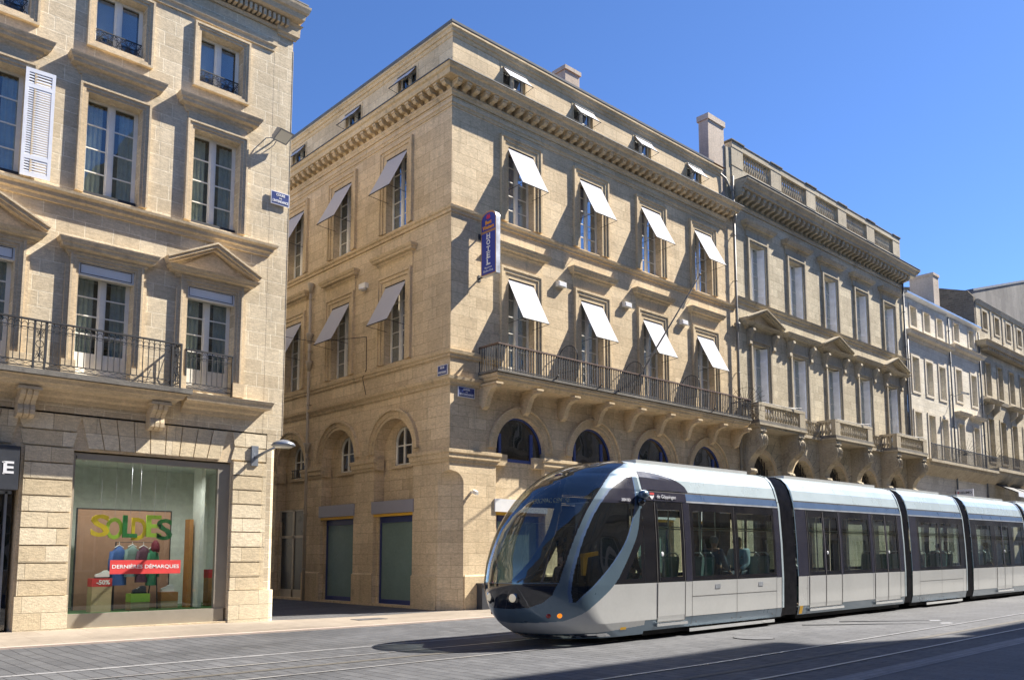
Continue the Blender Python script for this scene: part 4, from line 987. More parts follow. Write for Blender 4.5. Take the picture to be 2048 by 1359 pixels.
sub('hanger', MB().tube([(0, 0, .5), (0, 0, .85)], .012), M['iron'], hl)
tb = thing('utility_cabinet', 'grey street cabinet standing against the hotel front behind the tram nose', 'cabinet', (17.78, Y0 - .18, .03))
sub('body', MB().box(-.28, .28, -.13, .15, 0, .80), M['charc'], tb); sub('lid', MB().box(-.31, .31, -.16, .16, .80, .86), M['charc'], tb)
cam_ = thing('wall_camera', 'small cream fitting on the sunlit hotel wall left of the shop sign', 'security camera', (17.3, Y0, 3.75))
sub('mount', MB().box(-.03, .03, -.12, 0, -.05, .02), M['cream'], cam_); sub('housing', MB().prism([(-.10, -.06), (-.28, -.12), (-.30, -.02), (-.12, .06)], -.05, .05), M['cream'], cam_)
# ================================================================= building with the stone balustrade
B3 = thing('balustraded_building', 'grey stone building beyond the hotel with roof balustrade and three big stone balconies', 'building', (42, 26, 0))
F3 = Face(B3, 0, Y0, 0); A3 = [34.76 + 3.545 * i for i in range(5)]; X3a, X3b = 32.80, 50.95
wl = MB(); hs_ = []
for c in A3: hs_ += [(c - .67, c + .67, 13.45, 16.2, 'r'), (c - .67, c + .67, 7.75, 11.42, 'r'), (c - .98 - .1, c + .98 - .1, .1, 5.35, 'a', .6)]
wall(wl, X3a, X3b, -.1, 18.2, hs_, .35); wl.quad((X3b, 0, 0), (X3b, 12, 0), (X3b, 12, 18.2), (X3b, 0, 18.2)); wl.quad((X3a, 12, 0), (X3b, 12, 0), (X3b, 12, 18.2), (X3a, 12, 18.2)); wl.quad((X3a, 0, 18.19), (X3b, 0, 18.19), (X3b, 12, 18.19), (X3a, 12, 18.19))
F3.put('wall', wl, M['stB'])
m_ = MB()
m_.mould([(0, 13.1), (.06, 13.1), (.08, 13.22), (.14, 13.26), (.18, 13.36), (0, 13.40)], X3a, X3b, False, True)
m_.mould([(0, 7.5), (.06, 7.5), (.08, 7.6), (.14, 7.64), (.18, 7.74), (0, 7.78)], X3a, X3b, False, True)
m_.mould([(0, 17.60), (.06, 17.6), (.08, 17.7), (.12, 17.74), (0, 17.78)], X3a, X3b, False, True)
m_.mould([(0, 18.20), (.12, 18.20), (.14, 18.30), (.60, 18.32), (.62, 18.45), (.70, 18.50), (.76, 18.62), (.82, 18.66), (.83, 18.72), (0, 18.76)], X3a, X3b, False, True)
F3.put('cornice', m_, M['stBt'])
d = MB(); x = X3a + .1
while x < X3b: d.box(x - .11, x + .11, -.52, 0, 18.12, 18.3); d.prism([(0, 18.12), (-.48, 18.12), (-.45, 18.02), (-.2, 17.98), (0, 17.86)], x - .09, x + .09); x += .46
F3.put('modillion_row', d, M['stBt'])
F3.put('flashing', MB().box(X3a, X3b + .84, -.85, .0, 18.765, 18.79), M['zinc'])
bp_ = MB(); bp_.box(X3a - .0, X3b - .1, -.02, .30, 18.8, 19.55); bp_.box(X3a - .0, X3b - .08, -.06, .34, 20.42, 20.68)
sp = (X3b - .1 - X3a) / 5
for i in range(6):
    c = X3a + .45 + i * (X3b - X3a - 1.0) / 5; bp_.box(c - .48, c + .48, -.04, .32, 19.55, 20.42)
F3.put('parapet', bp_, M['stBt'])
cp_ = MB(); cp_.box(X3a, X3b - .06, -.09, .37, 20.685, 20.72)
for i in range(6): c = X3a + .45 + i * (X3b - X3a - 1.0) / 5; cp_.box(c - .54, c + .54, -.12, .40, 20.722, 20.77)
F3.put('coping', cp_, M['stD'])
bb = MB()
for i in range(5):
    c0 = X3a + .45 + i * (X3b - X3a - 1.0) / 5 + .52; c1 = c0 + (X3b - X3a - 1.0) / 5 - 1.04
    for k in range(12): baluster(bb, c0 + (c1 - c0) * (k + .5) / 12, .14, 19.56, 20.42, .095)
F3.put('balustrade', bb, M['stBt'])
def b3win(c, z, h, kind):
    s = MB(); s.frame3(-.67, .67, 0, h, .10, -.05, 0); s.frame3(-.77, .77, 0, h + .10, .12, -.10, 0)
    if kind == 'top': s.box(-1.0, 1.0, -.05, 0, h + .24, h + .52); hood(s, -.98, .98, h + .50, 1.15, 1.05)
    else:
        s.box(-1.1, 1.1, -.07, 0, h + .24, h + .62)
        for sx in (-1, 1):
            s.prism([(0, h + .62), (-.36, h + .62), (-.38, h + .5), (-.28, h + .36), (-.16, h + .1), (-.18, h - .08), (-.08, h - .16), (0, h - .12)], sx * 1.03 - .10, sx * 1.03 + .10)
        if kind == 'ped': pediment(s, -1.18, 1.18, h + .62, .62, 1.45, 1.0)
        else: hood(s, -1.15, 1.15, h + .62, 1.35, 1.0)
    wv = F3.put('window', s, M['stBt'], c, 0, z)
    casement(wv, 1.34, h, .27, 4, M['cream']); roombox(wv, 1.34, h, .35)
    curtain(wv, -.6, .6, .1, h - .1, .42, M['curt'], 6, .02)
    for sd in (-1, 1):
        shutter(wv, 'shutter', sd * .66, .02 - (0 if sd > 0 else 0), 0.02, .62, h - .05, (180 - 62) if sd > 0 else 88, True, M['shutG'], 1 if sd < 0 else 1)
    return wv
def b3win2(c, z, h, kind):
    wv = b3win(c, z, h, kind); return wv
t3 = b3win(A3[0], 13.45, 2.75, 'top')
for c in A3[1:]: F3.copy(t3, c, 0, 13.45)
q0 = b3win(A3[0], 7.80, 3.6, 'ped'); F3.copy(q0, A3[2], 0, 7.8); F3.copy(q0, A3[4], 0, 7.8)
q1 = b3win(A3[1], 7.80, 3.6, 'flat'); F3.copy(q1, A3[3], 0, 7.8)
# stone balconies
def stone_balcony(xa):
    xb = xa + 4.1; dp = .98; w_ = xb - xa
    s = MB(); s.box(-.04, w_ + .04, -dp - .04, 0, 7.44, 7.52); s.box(.04, w_ - .04, -dp + .04, 0, 7.34, 7.44)
    o = F3.put('stone_balcony', s, M['stBt'], xa)
    sub('slab', MB().box(0, w_, -dp, 0, 7.522, 7.655), M['stD'], o)
    r = MB(); r.box(0.02, w_ - .02, -dp + .02, -dp + .26, 8.32, 8.44); r.box(0.02, .26, -dp + .26, 0, 8.32, 8.44); r.box(w_ - .26, w_ - .02, -dp + .26, 0, 8.32, 8.44)
    for x in (.02, w_ - .52): r.box(x, x + .5, -dp + .03, -dp + .25, 7.66, 8.32)
    r.box(.05, .23, -.14, 0, 7.66, 8.32); r.box(w_ - .23, w_ - .05, -.14, 0, 7.66, 8.32)
    sub('parapet', r, M['stBt'], o)
    b = MB()
    for k in range(13): baluster(b, .70 + (w_ - 1.4) * k / 12, -dp + .14, 7.66, 8.32, .085)
    for k in range(4):
        for xx in (.14, w_ - .14): baluster(b, xx, -.22 - k * .17, 7.66, 8.32, .085)
    sub('balustrade', b, M['stBt'], o)
    return o
def big_console():
    pr = [(0, 7.34), (-.93, 7.34), (-.95, 7.18), (-.84, 7.12), (-.95, 7.02), (-1.0, 6.82), (-.96, 6.6), (-.84, 6.42), (-.62, 6.24), (-.42, 6.05), (-.30, 5.84), (-.26, 5.62), (-.40, 5.56), (-.42, 5.40), (-.30, 5.32), (-.12, 5.36), (0, 5.5)]
    c = MB(); c.prism(pr, -.24, .24)
    for sx in (-1, 1):
        for r0 in (.27, .17, .08): c.tube([(sx * .245, -.62 + r0 * math.cos(R(a)), 6.80 + r0 * math.sin(R(a))) for a in range(0, 360, 24)], .025, 5, True)
        for i in range(16):
            t = i / 16; yy = -.18 - random.random() * .45 * (1 - t * .4); zz = 7.15 - 1.1 * t
            c.lathe([(.01, -.03), (.045, 0), (.01, .03)], (sx * .24, yy, zz), 6, 'x')
        c.tube([(sx * .245, -.93, 7.05), (sx * .245, -.96, 6.82), (sx * .245, -.80, 6.45), (sx * .245, -.45, 6.15), (sx * .245, -.28, 5.8)], .02, 5)
    for k in (-1, 0, 1): c.tube([(k * .14, -.95, 7.0), (k * .14, -1.01, 6.82), (k * .14, -.97, 6.58), (k * .14, -.84, 6.4), (k * .14, -.62, 6.22)], .035, 6)
    c.lathe([(.08, -.05), (.11, 0), (.08, .05)], (0, -.92, 7.16), 8, 'x')
    c.lathe([(.05, -.2), (.10, -.1), (.10, .1), (.05, .2)], (0, -.40, 5.46), 10, 'x')
    return c
bcs = [32.85, 39.85, 46.9]
b0 = stone_balcony(bcs[0])
for x in bcs[1:]: F3.copy(b0, x, 0, 0)
k0 = F3.put('console', big_console(), M['stBt'], 33.25)
for x in (36.55, 40.2, 43.6, 47.2, 50.6): F3.copy(k0, x, 0, 0)
wb = MB(); 
for a, b in ((36.95, 39.85), (43.95, 46.9)):
    wb.box(a, b, -.02, .2, 8.3, 8.44)
    wb.box(a, b, -.2, 0, 7.45, 7.6)
F3.put('wall_rail', wb, M['stBt'])
wbb = MB()
for a, b in ((36.95, 39.85), (43.95, 46.9)):
    for k in range(12): baluster(wbb, a + (b - a) * (k + .5) / 12, -.12, 7.66, 8.3, .075)
F3.put('wall_balustrade', wbb, M['stBt'])
m_ = MB(); vo = MB()
for c in A3:
    cc = c - .1; m_ = MB(); archivolt(m_, cc, 5.35, .98, 1.22, 0.01, -.05); F3.put('archivolt', m_, M['stHt'])
    for k in range(9):     # long radiating joints
        a = R(20 + k * 140 / 8); r0, r1 = 1.25, (1.75 if k % 2 else 2.0)
        if 5.35 + r1 * math.sin(a) > 7.3: r1 = (7.3 - 5.35) / math.sin(a)
        d = Vector((math.cos(a), 0, math.sin(a))); n_ = Vector((-d.z, 0, d.x)) * .012; p = Vector((cc, -.008, 5.35))
        vo.add([tuple(p + d * r0 + n_), tuple(p + d * r1 + n_), tuple(p + d * r1 - n_), tuple(p + d * r0 - n_)], [(0, 1, 2, 3)])
F3.put('radiating_joint', vo, M['zinc'])
gr = MB(); pn = MB()
for c in A3:
    cc = c - .1; pn.box(cc - .98, cc + .98, .5, .55, .1, 6.33)
    for i in range(9): x = cc - .88 + i * .22; gr.box(x - .012, x + .012, .30, .33, 3, 5.35 + math.sqrt(max(0, .96 ** 2 - (x - cc) ** 2)))
    for k in range(34):
        r = random.uniform(.06, .13); x = cc + random.uniform(-.8, .8); z = random.uniform(4.2, 6.0)
        if (x - cc) ** 2 + max(0, z - 5.35) ** 2 > .68: continue
        gr.tube([(x + r * math.cos(a * .9), .32, z + r * math.sin(a * .9)) for a in range(6)], .012, 4)
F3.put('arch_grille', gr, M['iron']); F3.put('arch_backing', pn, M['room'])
ip = MB()
for bx in bcs: ip.tube([(bx + .3, -.9, 8.47), (bx + 3.9, -.9, 8.47)], .018, 5); ip.tube([(bx + 2.6, -.9, 8.47), (bx + 3.5, -1.1, 8.52)], .02, 5)
F3.put('iron_rail', ip, M['iron'])
ch = MB(); ch.box(31.12, 32.36, 20.58, 21.08, 19.12, 21.2); ch.box(31.06, 32.42, 20.52, 21.14, 21.2, 21.46)
o_ = sub('chimney', ch, M['render'], B3, (-42, -26, 0))
pw = MB(); pw.box(32.40, 32.80, 20.52, 30, 16.5, 20.35); sub('party_wall', pw, M['stBt'], B3, (-42, -26, 0))
downpipe(F3, 50.86, .3, 18.3, M['zinc'], .1)

# ================================================================= pale pair of houses and the last one
B4 = thing('pale_house', 'pale three window house with light zinc roof edge beyond the balustraded building', 'house', (54.5, 26, 0)); F4 = Face(B4, 0, Y0, 0)
B4b = thing('pale_house', 'narrow pale two window house between downpipes near the right edge', 'house', (60.5, 26, 0)); F4b = Face(B4b, 0, Y0, 0)
B5 = thing('end_house', 'weathered stone house at the right edge with dark gable wall and deep cornice', 'house', (70, 26, 0)); F5 = Face(B5, 0, Y0, 0)
def simple_win(FA, c, z, w_, h, m, hooded=False, cs=True, console_=False, nm='window'):
    s = MB(); s.frame3(-w_ / 2, w_ / 2, 0, h, .14, -.05, 0, True)
    if hooded: hood(s, -w_ / 2 - .2, w_ / 2 + .2, h + .35, 1.3, 1.0)
    if console_:
        for sx in (-1, 1): s.prism([(0, h + .9), (-.5, h + .9), (-.45, h + .6), (-.2, h + .4), (0, h + .2)], sx * (w_ / 2 + .1) - .1, sx * (w_ / 2 + .1) + .1)
        hood(s, -w_ / 2 - .25, w_ / 2 + .25, h + .9, 1.8, 1)
    wv = FA.put(nm, s, m, c, 0, z); casement(wv, w_, h, .25, 3, M['cream']); roombox(wv, w_, h, .33, .6); curtain(wv, -w_ * .42, w_ * .42, .1, h - .05, .38, M['curt'], 4)
    return wv
rows4 = [(15.62, 1.22, .9), (11.60, 2.1, 1.0), (7.75, 2.6, 1.0)]
for FA, xa, xb, cs, mm_, hood3 in ((F4, 51.0, 57.85, [52.35, 54.4, 56.45], 'stW', False), (F4b, 57.85, 63.25, [59.25, 61.95], 'stW', True)):
    hs_ = [(c - w_ / 2, c + w_ / 2, z, z + h, 'r') for c in cs for z, h, w_ in rows4]
    zo = 0 if FA is F4 else .25
    hs_ = [(a, b, z + (zo if i % 3 < 2 else 0), t + (zo if i % 3 < 2 else 0), k) for i, (a, b, z, t, k) in enumerate(hs_)]
    gs = [(c - .45, c + .45, 2.0, 5.6, 'r', .4) for c in cs]
    wl = MB(); wall(wl, xa, xb, 0, 17.4, hs_ + gs, .3); wl.quad((xa, 0, 17.39), (xb, 0, 17.39), (xb, 3, 17.39), (xa, 3, 17.39))
    FA.put('wall', wl, M[mm_])
    FA.put('ground_floor_backing', MB().box(xa, xb, .42, .46, 0, 6), M['room'])
    for i, (z, h, w_) in enumerate(rows4):
        z2 = z + (zo if i < 2 else 0); s0 = simple_win(FA, cs[0], z2, w_, h, M['stWt'], hood3 and i == 2)
        for c in cs[1:]: FA.copy(s0, c, 0, z2)
    m_ = MB(); m_.mould([(0, 14.7 + zo), (.06, 14.7 + zo), (.12, 14.9 + zo), (.36, 14.95 + zo), (.42, 15.1 + zo), (.5, 15.16 + zo), (0, 15.22 + zo)], xa, xb - .3, False, True)
    FA.put('cornice', m_, M['stWt'])
    FA.put('eaves', MB().prism([(0, 17.3), (-.28, 17.42), (-.30, 17.52), (1.5, 18.1), (1.5, 17.4)], xa, xb - .01), M['zincL'])
    FA.put('balcony', MB().box(xa + .9 if FA is F4 else xa, xb - .02, -.85, 0, 7.3, 7.45).prism([(0, 7.3), (-.75, 7.3), (-.7, 7.12), (-.3, 6.8), (0, 6.6)], xa + .9 if FA is F4 else xa, xb - .03), M['stBt'])
    rb_ = bars(xa + .9 if FA is F4 else xa, xb - .02, 7.45, 8.35, .16)
    r_ = FA.put('railing', rb_, M['iron'], 0, .83); sub('handrail', MB().box(xa + .9 if FA is F4 else xa, xb - .02, -.02, .02, 8.33, 8.38), M['iron'], r_)
downpipe(F4, 57.75, .4, 17.2, M['zinc'], .1); downpipe(F4b, 63.15, .4, 17.2, M['zinc'], .1); downpipe(F4, 51.15, 8, 15.2, M['pipe'], .1)
ch = MB(); ch.box(56.2, 57.1, 20.62, 22.1, 17.4, 19.75); ch.box(56.14, 57.16, 20.56, 22.16, 19.75, 19.92); sub('chimney', ch, M['render'], B4, (-54.5, -26, 0))
for FA, x in ((F4b, 58.5), (F5, 63.5)): 
    f2 = MB()
    for a in range(0, 181, 15): f2.tube([(0, -.4, 8.2), (0, -.4 - .95 * math.cos(R(a)), 8.2 + 1.15 * math.sin(R(a)))], [.014, .006], 4)
    FA.put('spiked_fan', f2, M['iron'], x)
c5 = [64.85 + 2.47 * i for i in range(9)]
rows5 = [(17.75, 1.25, .9), (12.95, 2.35, 1.05), (8.3, 3.0, 1.1)]
wl = MB(); wall(wl, 63.3, 86, 0, 19.6, [(c - w_ / 2, c + w_ / 2, z, z + h, 'r') for c in c5 for z, h, w_ in rows5] + [(c - .8, c + .8, .2, 4.6, 'a', .4) for c in c5], .3)
wl.quad((63.3, 0, 15), (63.3, 8, 15), (63.3, 8, 19.6), (63.3, 0, 19.6)); wl.quad((86, 0, 0), (86, 12, 0), (86, 12, 19.6), (86, 0, 19.6))
F5.put('wall', wl, M['stB']); F5.put('arch_backing', MB().box(63.3, 86, .42, .46, 0, 6), M['room'])
for i, (z, h, w_) in enumerate(rows5):
    if i < 2:
        s0 = simple_win(F5, c5[0], z, w_, h, M['stBt'])
        for c in c5[1:]: F5.copy(s0, c, 0, z)
    else:
        s0 = simple_win(F5, c5[0], z, w_, h, M['stBt'], console_=True); s1 = simple_win(F5, c5[1], z, w_, h, M['stBt'])
        for k, c in enumerate(c5[2:]): F5.copy(s0 if k % 2 == 0 else s1, c, 0, z)
m_ = MB(); m_.mould([(0, 16.0), (.1, 16.0), (.12, 16.2), (.6, 16.25), (.68, 16.45), (.8, 16.55), (0, 16.65)], 63.5, 86, True, True); m_.mould([(0, 12.5), (.1, 12.5), (.16, 12.75), (0, 12.8)], 63.3, 86, False, True)
m_.mould([(0, 19.3), (.08, 19.3), (.15, 19.5), (.2, 19.6), (0, 19.62)], 63.3, 86, False, True)
x = 63.7
while x < 86: m_.box(x, x + .2, -.5, 0, 16.0, 16.22); x += .45
F5.put('cornice', m_, M['stBt'])
F5.put('balcony', MB().box(63.3, 86, -.85, 0, 7.5, 7.7).prism([(0, 7.5), (-.75, 7.5), (-.7, 7.3), (-.3, 6.9), (0, 6.7)], 63.3, 86), M['stBt'])
r_ = F5.put('railing', bars(63.4, 86, 7.7, 8.6, .16), M['iron'], 0, .83)
pt_ = MB()
for c in c5: pt_.box(c + 1.1, c + 1.35, -.06, 0, 17.3, 19.3)
F5.put('pilaster', pt_, M['stBt'])
o_ = sub('roof', MB().add([(63.3, Y0, 19.6), (86, Y0, 19.6), (86, Y0 + 5, 20.2), (63.3, Y0 + 5, 20.2)], [(0, 1, 2, 3)]), M['tile'], B5, (-70, -26, 0))
sub('gable_wall', MB().prism([(20.52, 17), (20.52, 19.75), (20.9, 20.25), (23, 20.95), (26.5, 21.9), (30.5, 22.6), (30.5, 17)], 63.0, 63.29), M['rubble'], B5, (-70, -26, 0))
gb2 = thing('rear_building', 'plain grey rear building whose sloping roofline closes the sky at the right edge', 'building', (80, 24, 0)); sub('wall', MB().prism([(73.5, 16), (73.5, 23.2), (110, 33.4), (110, 16)], 24, 24.4, 'y'), M['stD'], gb2, (-80, -24, 0))
sub('coping', MB().prism([(73.5, 23.2), (110, 33.4), (110, 33.6), (73.5, 23.4)], 23.9, 24.5, 'y'), M['zinc'], gb2, (-80, -24, 0))
# sign of the far shop and awnings
t = thing('shop_sign', 'white projecting sign with dark lettering beyond the tram roof at the right', 'sign', (57.6, Y0, 5.15))
sub('panel', MB().box(-.05, .05, -2.6, -.3, .2, 1.0).box(0, .0, 0, 0, 0, 0) if 0 else MB().box(-.04, .04, -1.06, -.06, .2, .80), M['navyW'], t)
sub('arm', MB().box(-.02, .02, -.06, 0, .3, .7), M['iron'], t)
lettering('HELIMO', .4, M['charc'], t, (-.05, -.62, .58), R(-90), wid=.70, ht=.15, bold=.006)
lettering('<', .4, M['c_red'], t, (-.05, -.18, .58), R(-90), wid=.12, ht=.15, bold=.02)
for i, x in enumerate((65.0, 67.8)):
    t = thing('shop_awning', ('dark' if i == 0 else 'farther dark') + ' sloping shop awning with pale stripes below the far balcony', 'awning', (x, Y0, 6.2), 0, 'shop awnings below the far balcony')
    sub('cloth', MB().prism([(0, .6), (-1.4, -.1), (-1.4, -.16), (0, .5)], 0, 2.1), M['charc'], t); sub('valance', MB().box(0, 2.1, -1.42, -1.40, -.4, -.1), M['navyW'], t)
# small spotlight on the pale house
t = thing('wall_spotlight', 'small spotlight on an arm on the pale house facade', 'floodlight', (58.0, Y0, 12.0))
sub('arm', MB().tube([(0, 0, 0), (0, -.7, .15)], .02), M['lampgrey'], t); sub('lamp_housing', MB().prism([(-.6, .25), (-1.0, .1), (-.95, 0), (-.6, .12)], -.16, .16), M['lampgrey'], t)
# ================================================================= the opposite side of the street (out of view: it shades the foreground and shows in the glass)
def opposite(xa, xb, y, h, lab, n, mm_):
    t = thing('opposite_building', lab, 'building', ((xa + xb) / 2, y, 0)); FA = Face(t, (xa + xb) / 2, y, R(180)); hw_ = (xb - xa) / 2
    cs = [-hw_ + (i + .5) * (xb - xa) / n for i in range(n)]; nf = int(h / 4.2)
    wl = MB(); wall(wl, -hw_, hw_, -.3, h, [(c - .65, c + .65, 1 + 4.1 * j, 3.7 + 4.1 * j, 'r') for c in cs for j in range(nf)], .35)
    wl.quad((-hw_, 0, 0), (-hw_, 14, 0), (-hw_, 14, h), (-hw_, 0, h)); wl.quad((hw_, 0, 0), (hw_, 14, 0), (hw_, 14, h), (hw_, 0, h)); wl.quad((-hw_, 14, 0), (hw_, 14, 0), (hw_, 14, h), (-hw_, 14, h)); wl.quad((-hw_, 0, h), (hw_, 0, h), (hw_, 14, h), (-hw_, 14, h))
    FA.put('wall', wl, M[mm_])
    m_ = MB()
    for z in (4.3, 8.5, 12.6): m_.mould([(0, z), (.15, z + .05), (.2, z + .25), (0, z + .3)], -hw_, hw_, False, False)
    m_.mould([(0, h - .8), (.1, h - .8), (.5, h - .5), (.6, h - .1), (0, h)], -hw_, hw_, True, True)
    FA.put('cornice', m_, M['stBt'])
    s = MB(); s.frame3(-.65, .65, 0, 2.7, .18, -.06, 0); f = FA.put('window', s, M['stBt'], cs[0], 0, 1); casement(f, 1.3, 2.7, .25, 3, M['cream']); sub('blind', MB().box(-.65, .65, .34, .36, 0, 2.7), M['curt'], f)
    for c in cs:
        for j in range(nf):
            if (c, j) != (cs[0], 0): FA.copy(f, c, 0, 1 + 4.1 * j)
opposite(-44, -14, -2.0, 14.0, 'stone building across the street to the left behind the viewer', 8, 'stW')
opposite(-14, 14.5, -2.6, 15.5, 'stone building across the street directly behind the viewer', 8, 'stL')
opposite(14.5, 33.5, -1.6, 24.6, 'tall stone building across the street whose shadow lies over the near rails', 5, 'stB')
opposite(33.5, 42.0, -1.6, 28.2, 'tallest stone building across the street, narrow, between two lower ones', 3, 'stL')
opposite(42.0, 70.0, -1.6, 22.8, 'long stone building across the street towards the far end', 8, 'stW')

opposite(70.0, 130.0, -1.6, 20.0, 'farthest long stone building across the street', 14, 'stW')
t = thing('neighbour_building', 'stone building joined to the left side of the corner shop building outside the view', 'building', (-23, Y0, 0)); FN = Face(t, 0, Y0, 0)
wl = MB(); cs = [-42 + 2.9 * i for i in range(14)]; wall(wl, -44, -3.0, -.1, 17.0, [(c - .65, c + .65, z, z + 2.7, 'r') for c in cs for z in (5.4, 9.6, 13.2)], .3); FN.put('wall', wl, M['stL'])
s = MB(); s.frame3(-.65, .65, 0, 2.7, .16, -.08, 0); s.box(-.95, .95, -.35, 0, 2.95, 3.15); f = FN.put('window', s, M['stLt'], cs[0], 0, 5.4); casement(f, 1.3, 2.7, .2, 3, M['cream']); sub('blind', MB().box(-.65, .65, .29, .31, 0, 2.7), M['sheer'], f)
for c in cs:
    for z in (5.4, 9.6, 13.2):
        if (c, z) != (cs[0], 5.4): FN.copy(f, c, 0, z)
m_ = MB(); m_.mould([(0, 4.6), (.2, 4.65), (.25, 4.9), (0, 4.95)], -44, -3.0, False, False); m_.mould([(0, 16.2), (.2, 16.2), (.5, 16.6), (.55, 16.9), (0, 17)], -44, -3.0, False, False); FN.put('cornice', m_, M['stLt'])
# ================================================================= tram
import numpy as np
TX, TY = 10.9, 12.2
T = thing('tram', 'long pale and blue grey articulated tram with a rounded glass nose standing in the street', 'tram', (TX, TY, -0.02))
T.rotation_euler = (0, -0.0078, 0)
PR = [(.14, 11.85), (.22, 11.68), (.34, 11.45), (.5, 11.25), (.7, 11.1), (1.0, 10.99), (1.2, 10.96), (1.6, 11.03), (2.0, 11.18), (2.3, 11.34), (2.6, 11.56), (2.85, 11.79), (3.1, 12.07), (3.3, 12.36), (3.45, 12.65), (3.55, 12.9), (3.64, 13.2), (3.70, 13.5), (3.74, 13.8), (3.75, 13.95)]
HWT = [(.14, 1.10), (.42, 1.17), (1.16, 1.20), (2.0, 1.19), (2.84, 1.15), (3.08, 1.11), (3.35, 1.03), (3.52, .94), (3.64, .82), (3.71, .65), (3.74, .4), (3.75, .15)]
def hw(z): return float(np.interp(z, [a for a, b in HWT], [b for a, b in HWT]))
pz = np.array([a for a, b in PR]); px = np.array([b for a, b in PR])
# smooth profile by arc length
seg = np.hypot(np.diff(pz), np.diff(px)); tt = np.concatenate([[0], np.cumsum(seg)]); NV = 400
ts = np.linspace(0, tt[-1], NV + 1); Z = np.interp(ts, tt, pz); Xp = np.interp(ts, tt, px)
ker = np.ones(17) / 17
def sm(a):
    b = np.concatenate([np.full(8, a[0]), a, np.full(8, a[-1])]); b = np.convolve(b, ker, 'valid'); b[0] = a[0]; b[-1] = a[-1]; return b
Z = sm(Z); Xp = sm(Xp)
us = np.concatenate([np.linspace(-2, -1, 130)[:-1], np.linspace(-1, 1, 300), np.linspace(1, 2, 60)[1:]]); NU = len(us) - 1
V = []
for i in range(NV + 1):
    z, X = Z[i], Xp[i]; Lr = min(1.4, 13.95 - X); h = hw(z)
    for u in us:
        if abs(u) <= 1: th = u * math.pi / 2; V.append((X + Lr * (1 - math.cos(th)) - TX, h * math.sin(th), z))
        else: V.append((X + Lr + (13.95 - X - Lr) * (abs(u) - 1) - TX, h * (1 if u > 0 else -1), z))
A_z = [1.0, 1.28, 1.6, 2.03, 2.51, 2.9, 3.36, 3.56, 3.75]; A_x = [11.55, 11.62, 11.755, 11.965, 12.28, 12.63, 13.20, 13.54, 14.2]
B_z = [.84, .86, 1.14, 1.49, 2.04, 2.53, 2.92, 3.19, 3.32, 3.39]; B_x = [11.95, 11.85, 11.83, 11.92, 12.16, 12.49, 12.88, 13.25, 13.61, 13.91]
C_z = [.84, .86, 1.05, 1.30, 1.66, 2.06, 2.51, 2.91, 3.39]; C_x = [11.86, 11.90, 12.2, 12.58, 13.04, 13.41, 13.64, 13.76, 13.80]
D_z = [.40, .47, .51, .65, .90, 1.16, 1.43, 1.77, 2.19, 2.84, 2.9]; D_x = [11.0, 11.35, 11.8, 12.15, 12.59, 13.02, 13.24, 13.50, 13.78, 13.93, 14.5]
K_y = [0, .3, .57, .79, .93, 1.0, 1.2]; K_z = [.74, .745, .77, .86, 1.01, 1.22, 1.3]
def SI(z, a, b): return sum(float(np.interp(z + d, a, b)) for d in (-.16, -.08, 0, .08, .16)) / 5
def region(x, y, z):
    X = x + TX; ay = abs(y)
    if z > 1.235:
        e = SI(z, A_z, A_x)
        if X < e: return 'windshield' if X < e - .045 else 'windshield_border'
    if z <= 1.215 and z > np.interp(ay, K_y, K_z) and X < 11.65: return 'front_mask'
    if .86 < z < 3.39:
        b = SI(z, B_z, B_x); c = SI(z, C_z, C_x)
        if b < X < c: return 'cab_window' if z < 2.78 else 'cab_upper_panel'
        if b - .07 < X < c + .04 and c > b: return 'cab_window_trim'
    d = SI(z, D_z, D_x) if z > .75 else np.interp(z, D_z, D_x)
    if z < 2.9 and X > d:
        if z > 1.17: return 'quarter_window' if (1.27 < z < 2.0 and X > d + .22 and X < 13.84) else 'side_glass'
        if z > .25 + 0.05 * max(0, (X - 12.5)): return 'nose_panel'
        return 'nose_skirt'
    if z < .40: return 'nose_skirt' if z < .27 else 'nose_panel'
    return 'nose_shell'
REG = {}
for i in range(NV):
    for j in range(NU):
        a = i * (NU + 1) + j; q = (a, a + 1, a + NU + 2, a + NU + 1)
        cx = sum(V[k][0] for k in q) / 4; cy = sum(V[k][1] for k in q) / 4; cz = sum(V[k][2] for k in q) / 4
        rg = region(cx, cy, cz); REG.setdefault((rg, cy > 0 and rg in ('windshield_border', 'cab_window', 'cab_upper_panel', 'cab_window_trim', 'side_glass', 'quarter_window')), []).append(q)
RM = dict(windshield='tF', windshield_border='tK', front_mask='tM', cab_window='tC', cab_upper_panel='tV', cab_window_trim='tS', side_glass='tK', quarter_window='tG', nose_panel='tW', nose_skirt='tB', nose_shell='tB')
# whole-surface normals for seamless shading
full = bpy.data.meshes.new('nose'); full.from_pydata(V, [], [q for r in REG.values() for q in r]); full.update()
VN = [v.normal.copy() for v in full.vertices]
sgn = 1 if VN[(NV // 3) * (NU + 1) + NU // 2].x < 0 else -1
for (r, _), qs in REG.items():
    ids = sorted({k for q in qs for k in q}); mp_ = {k: n for n, k in enumerate(ids)}; inset = .002 if r in ('cab_window', 'side_glass', 'cab_upper_panel') else 0
    vs = [tuple(Vector(V[k]) - VN[k] * sgn * inset) for k in ids]; fs = [tuple(mp_[k] for k in (q if sgn > 0 else q[::-1])) for q in qs]
    me = bpy.data.meshes.new(r); me.from_pydata(vs, [], fs); me.materials.append(M[RM[r]])
    me.polygons.foreach_set('use_smooth', [True] * len(fs)); me.update()
    me.normals_split_custom_set_from_vertices([VN[k] * sgn for k in ids])
    o = bpy.data.objects.new(r, me); C.objects.link(o); o.parent = T
bpy.data.meshes.remove(full)
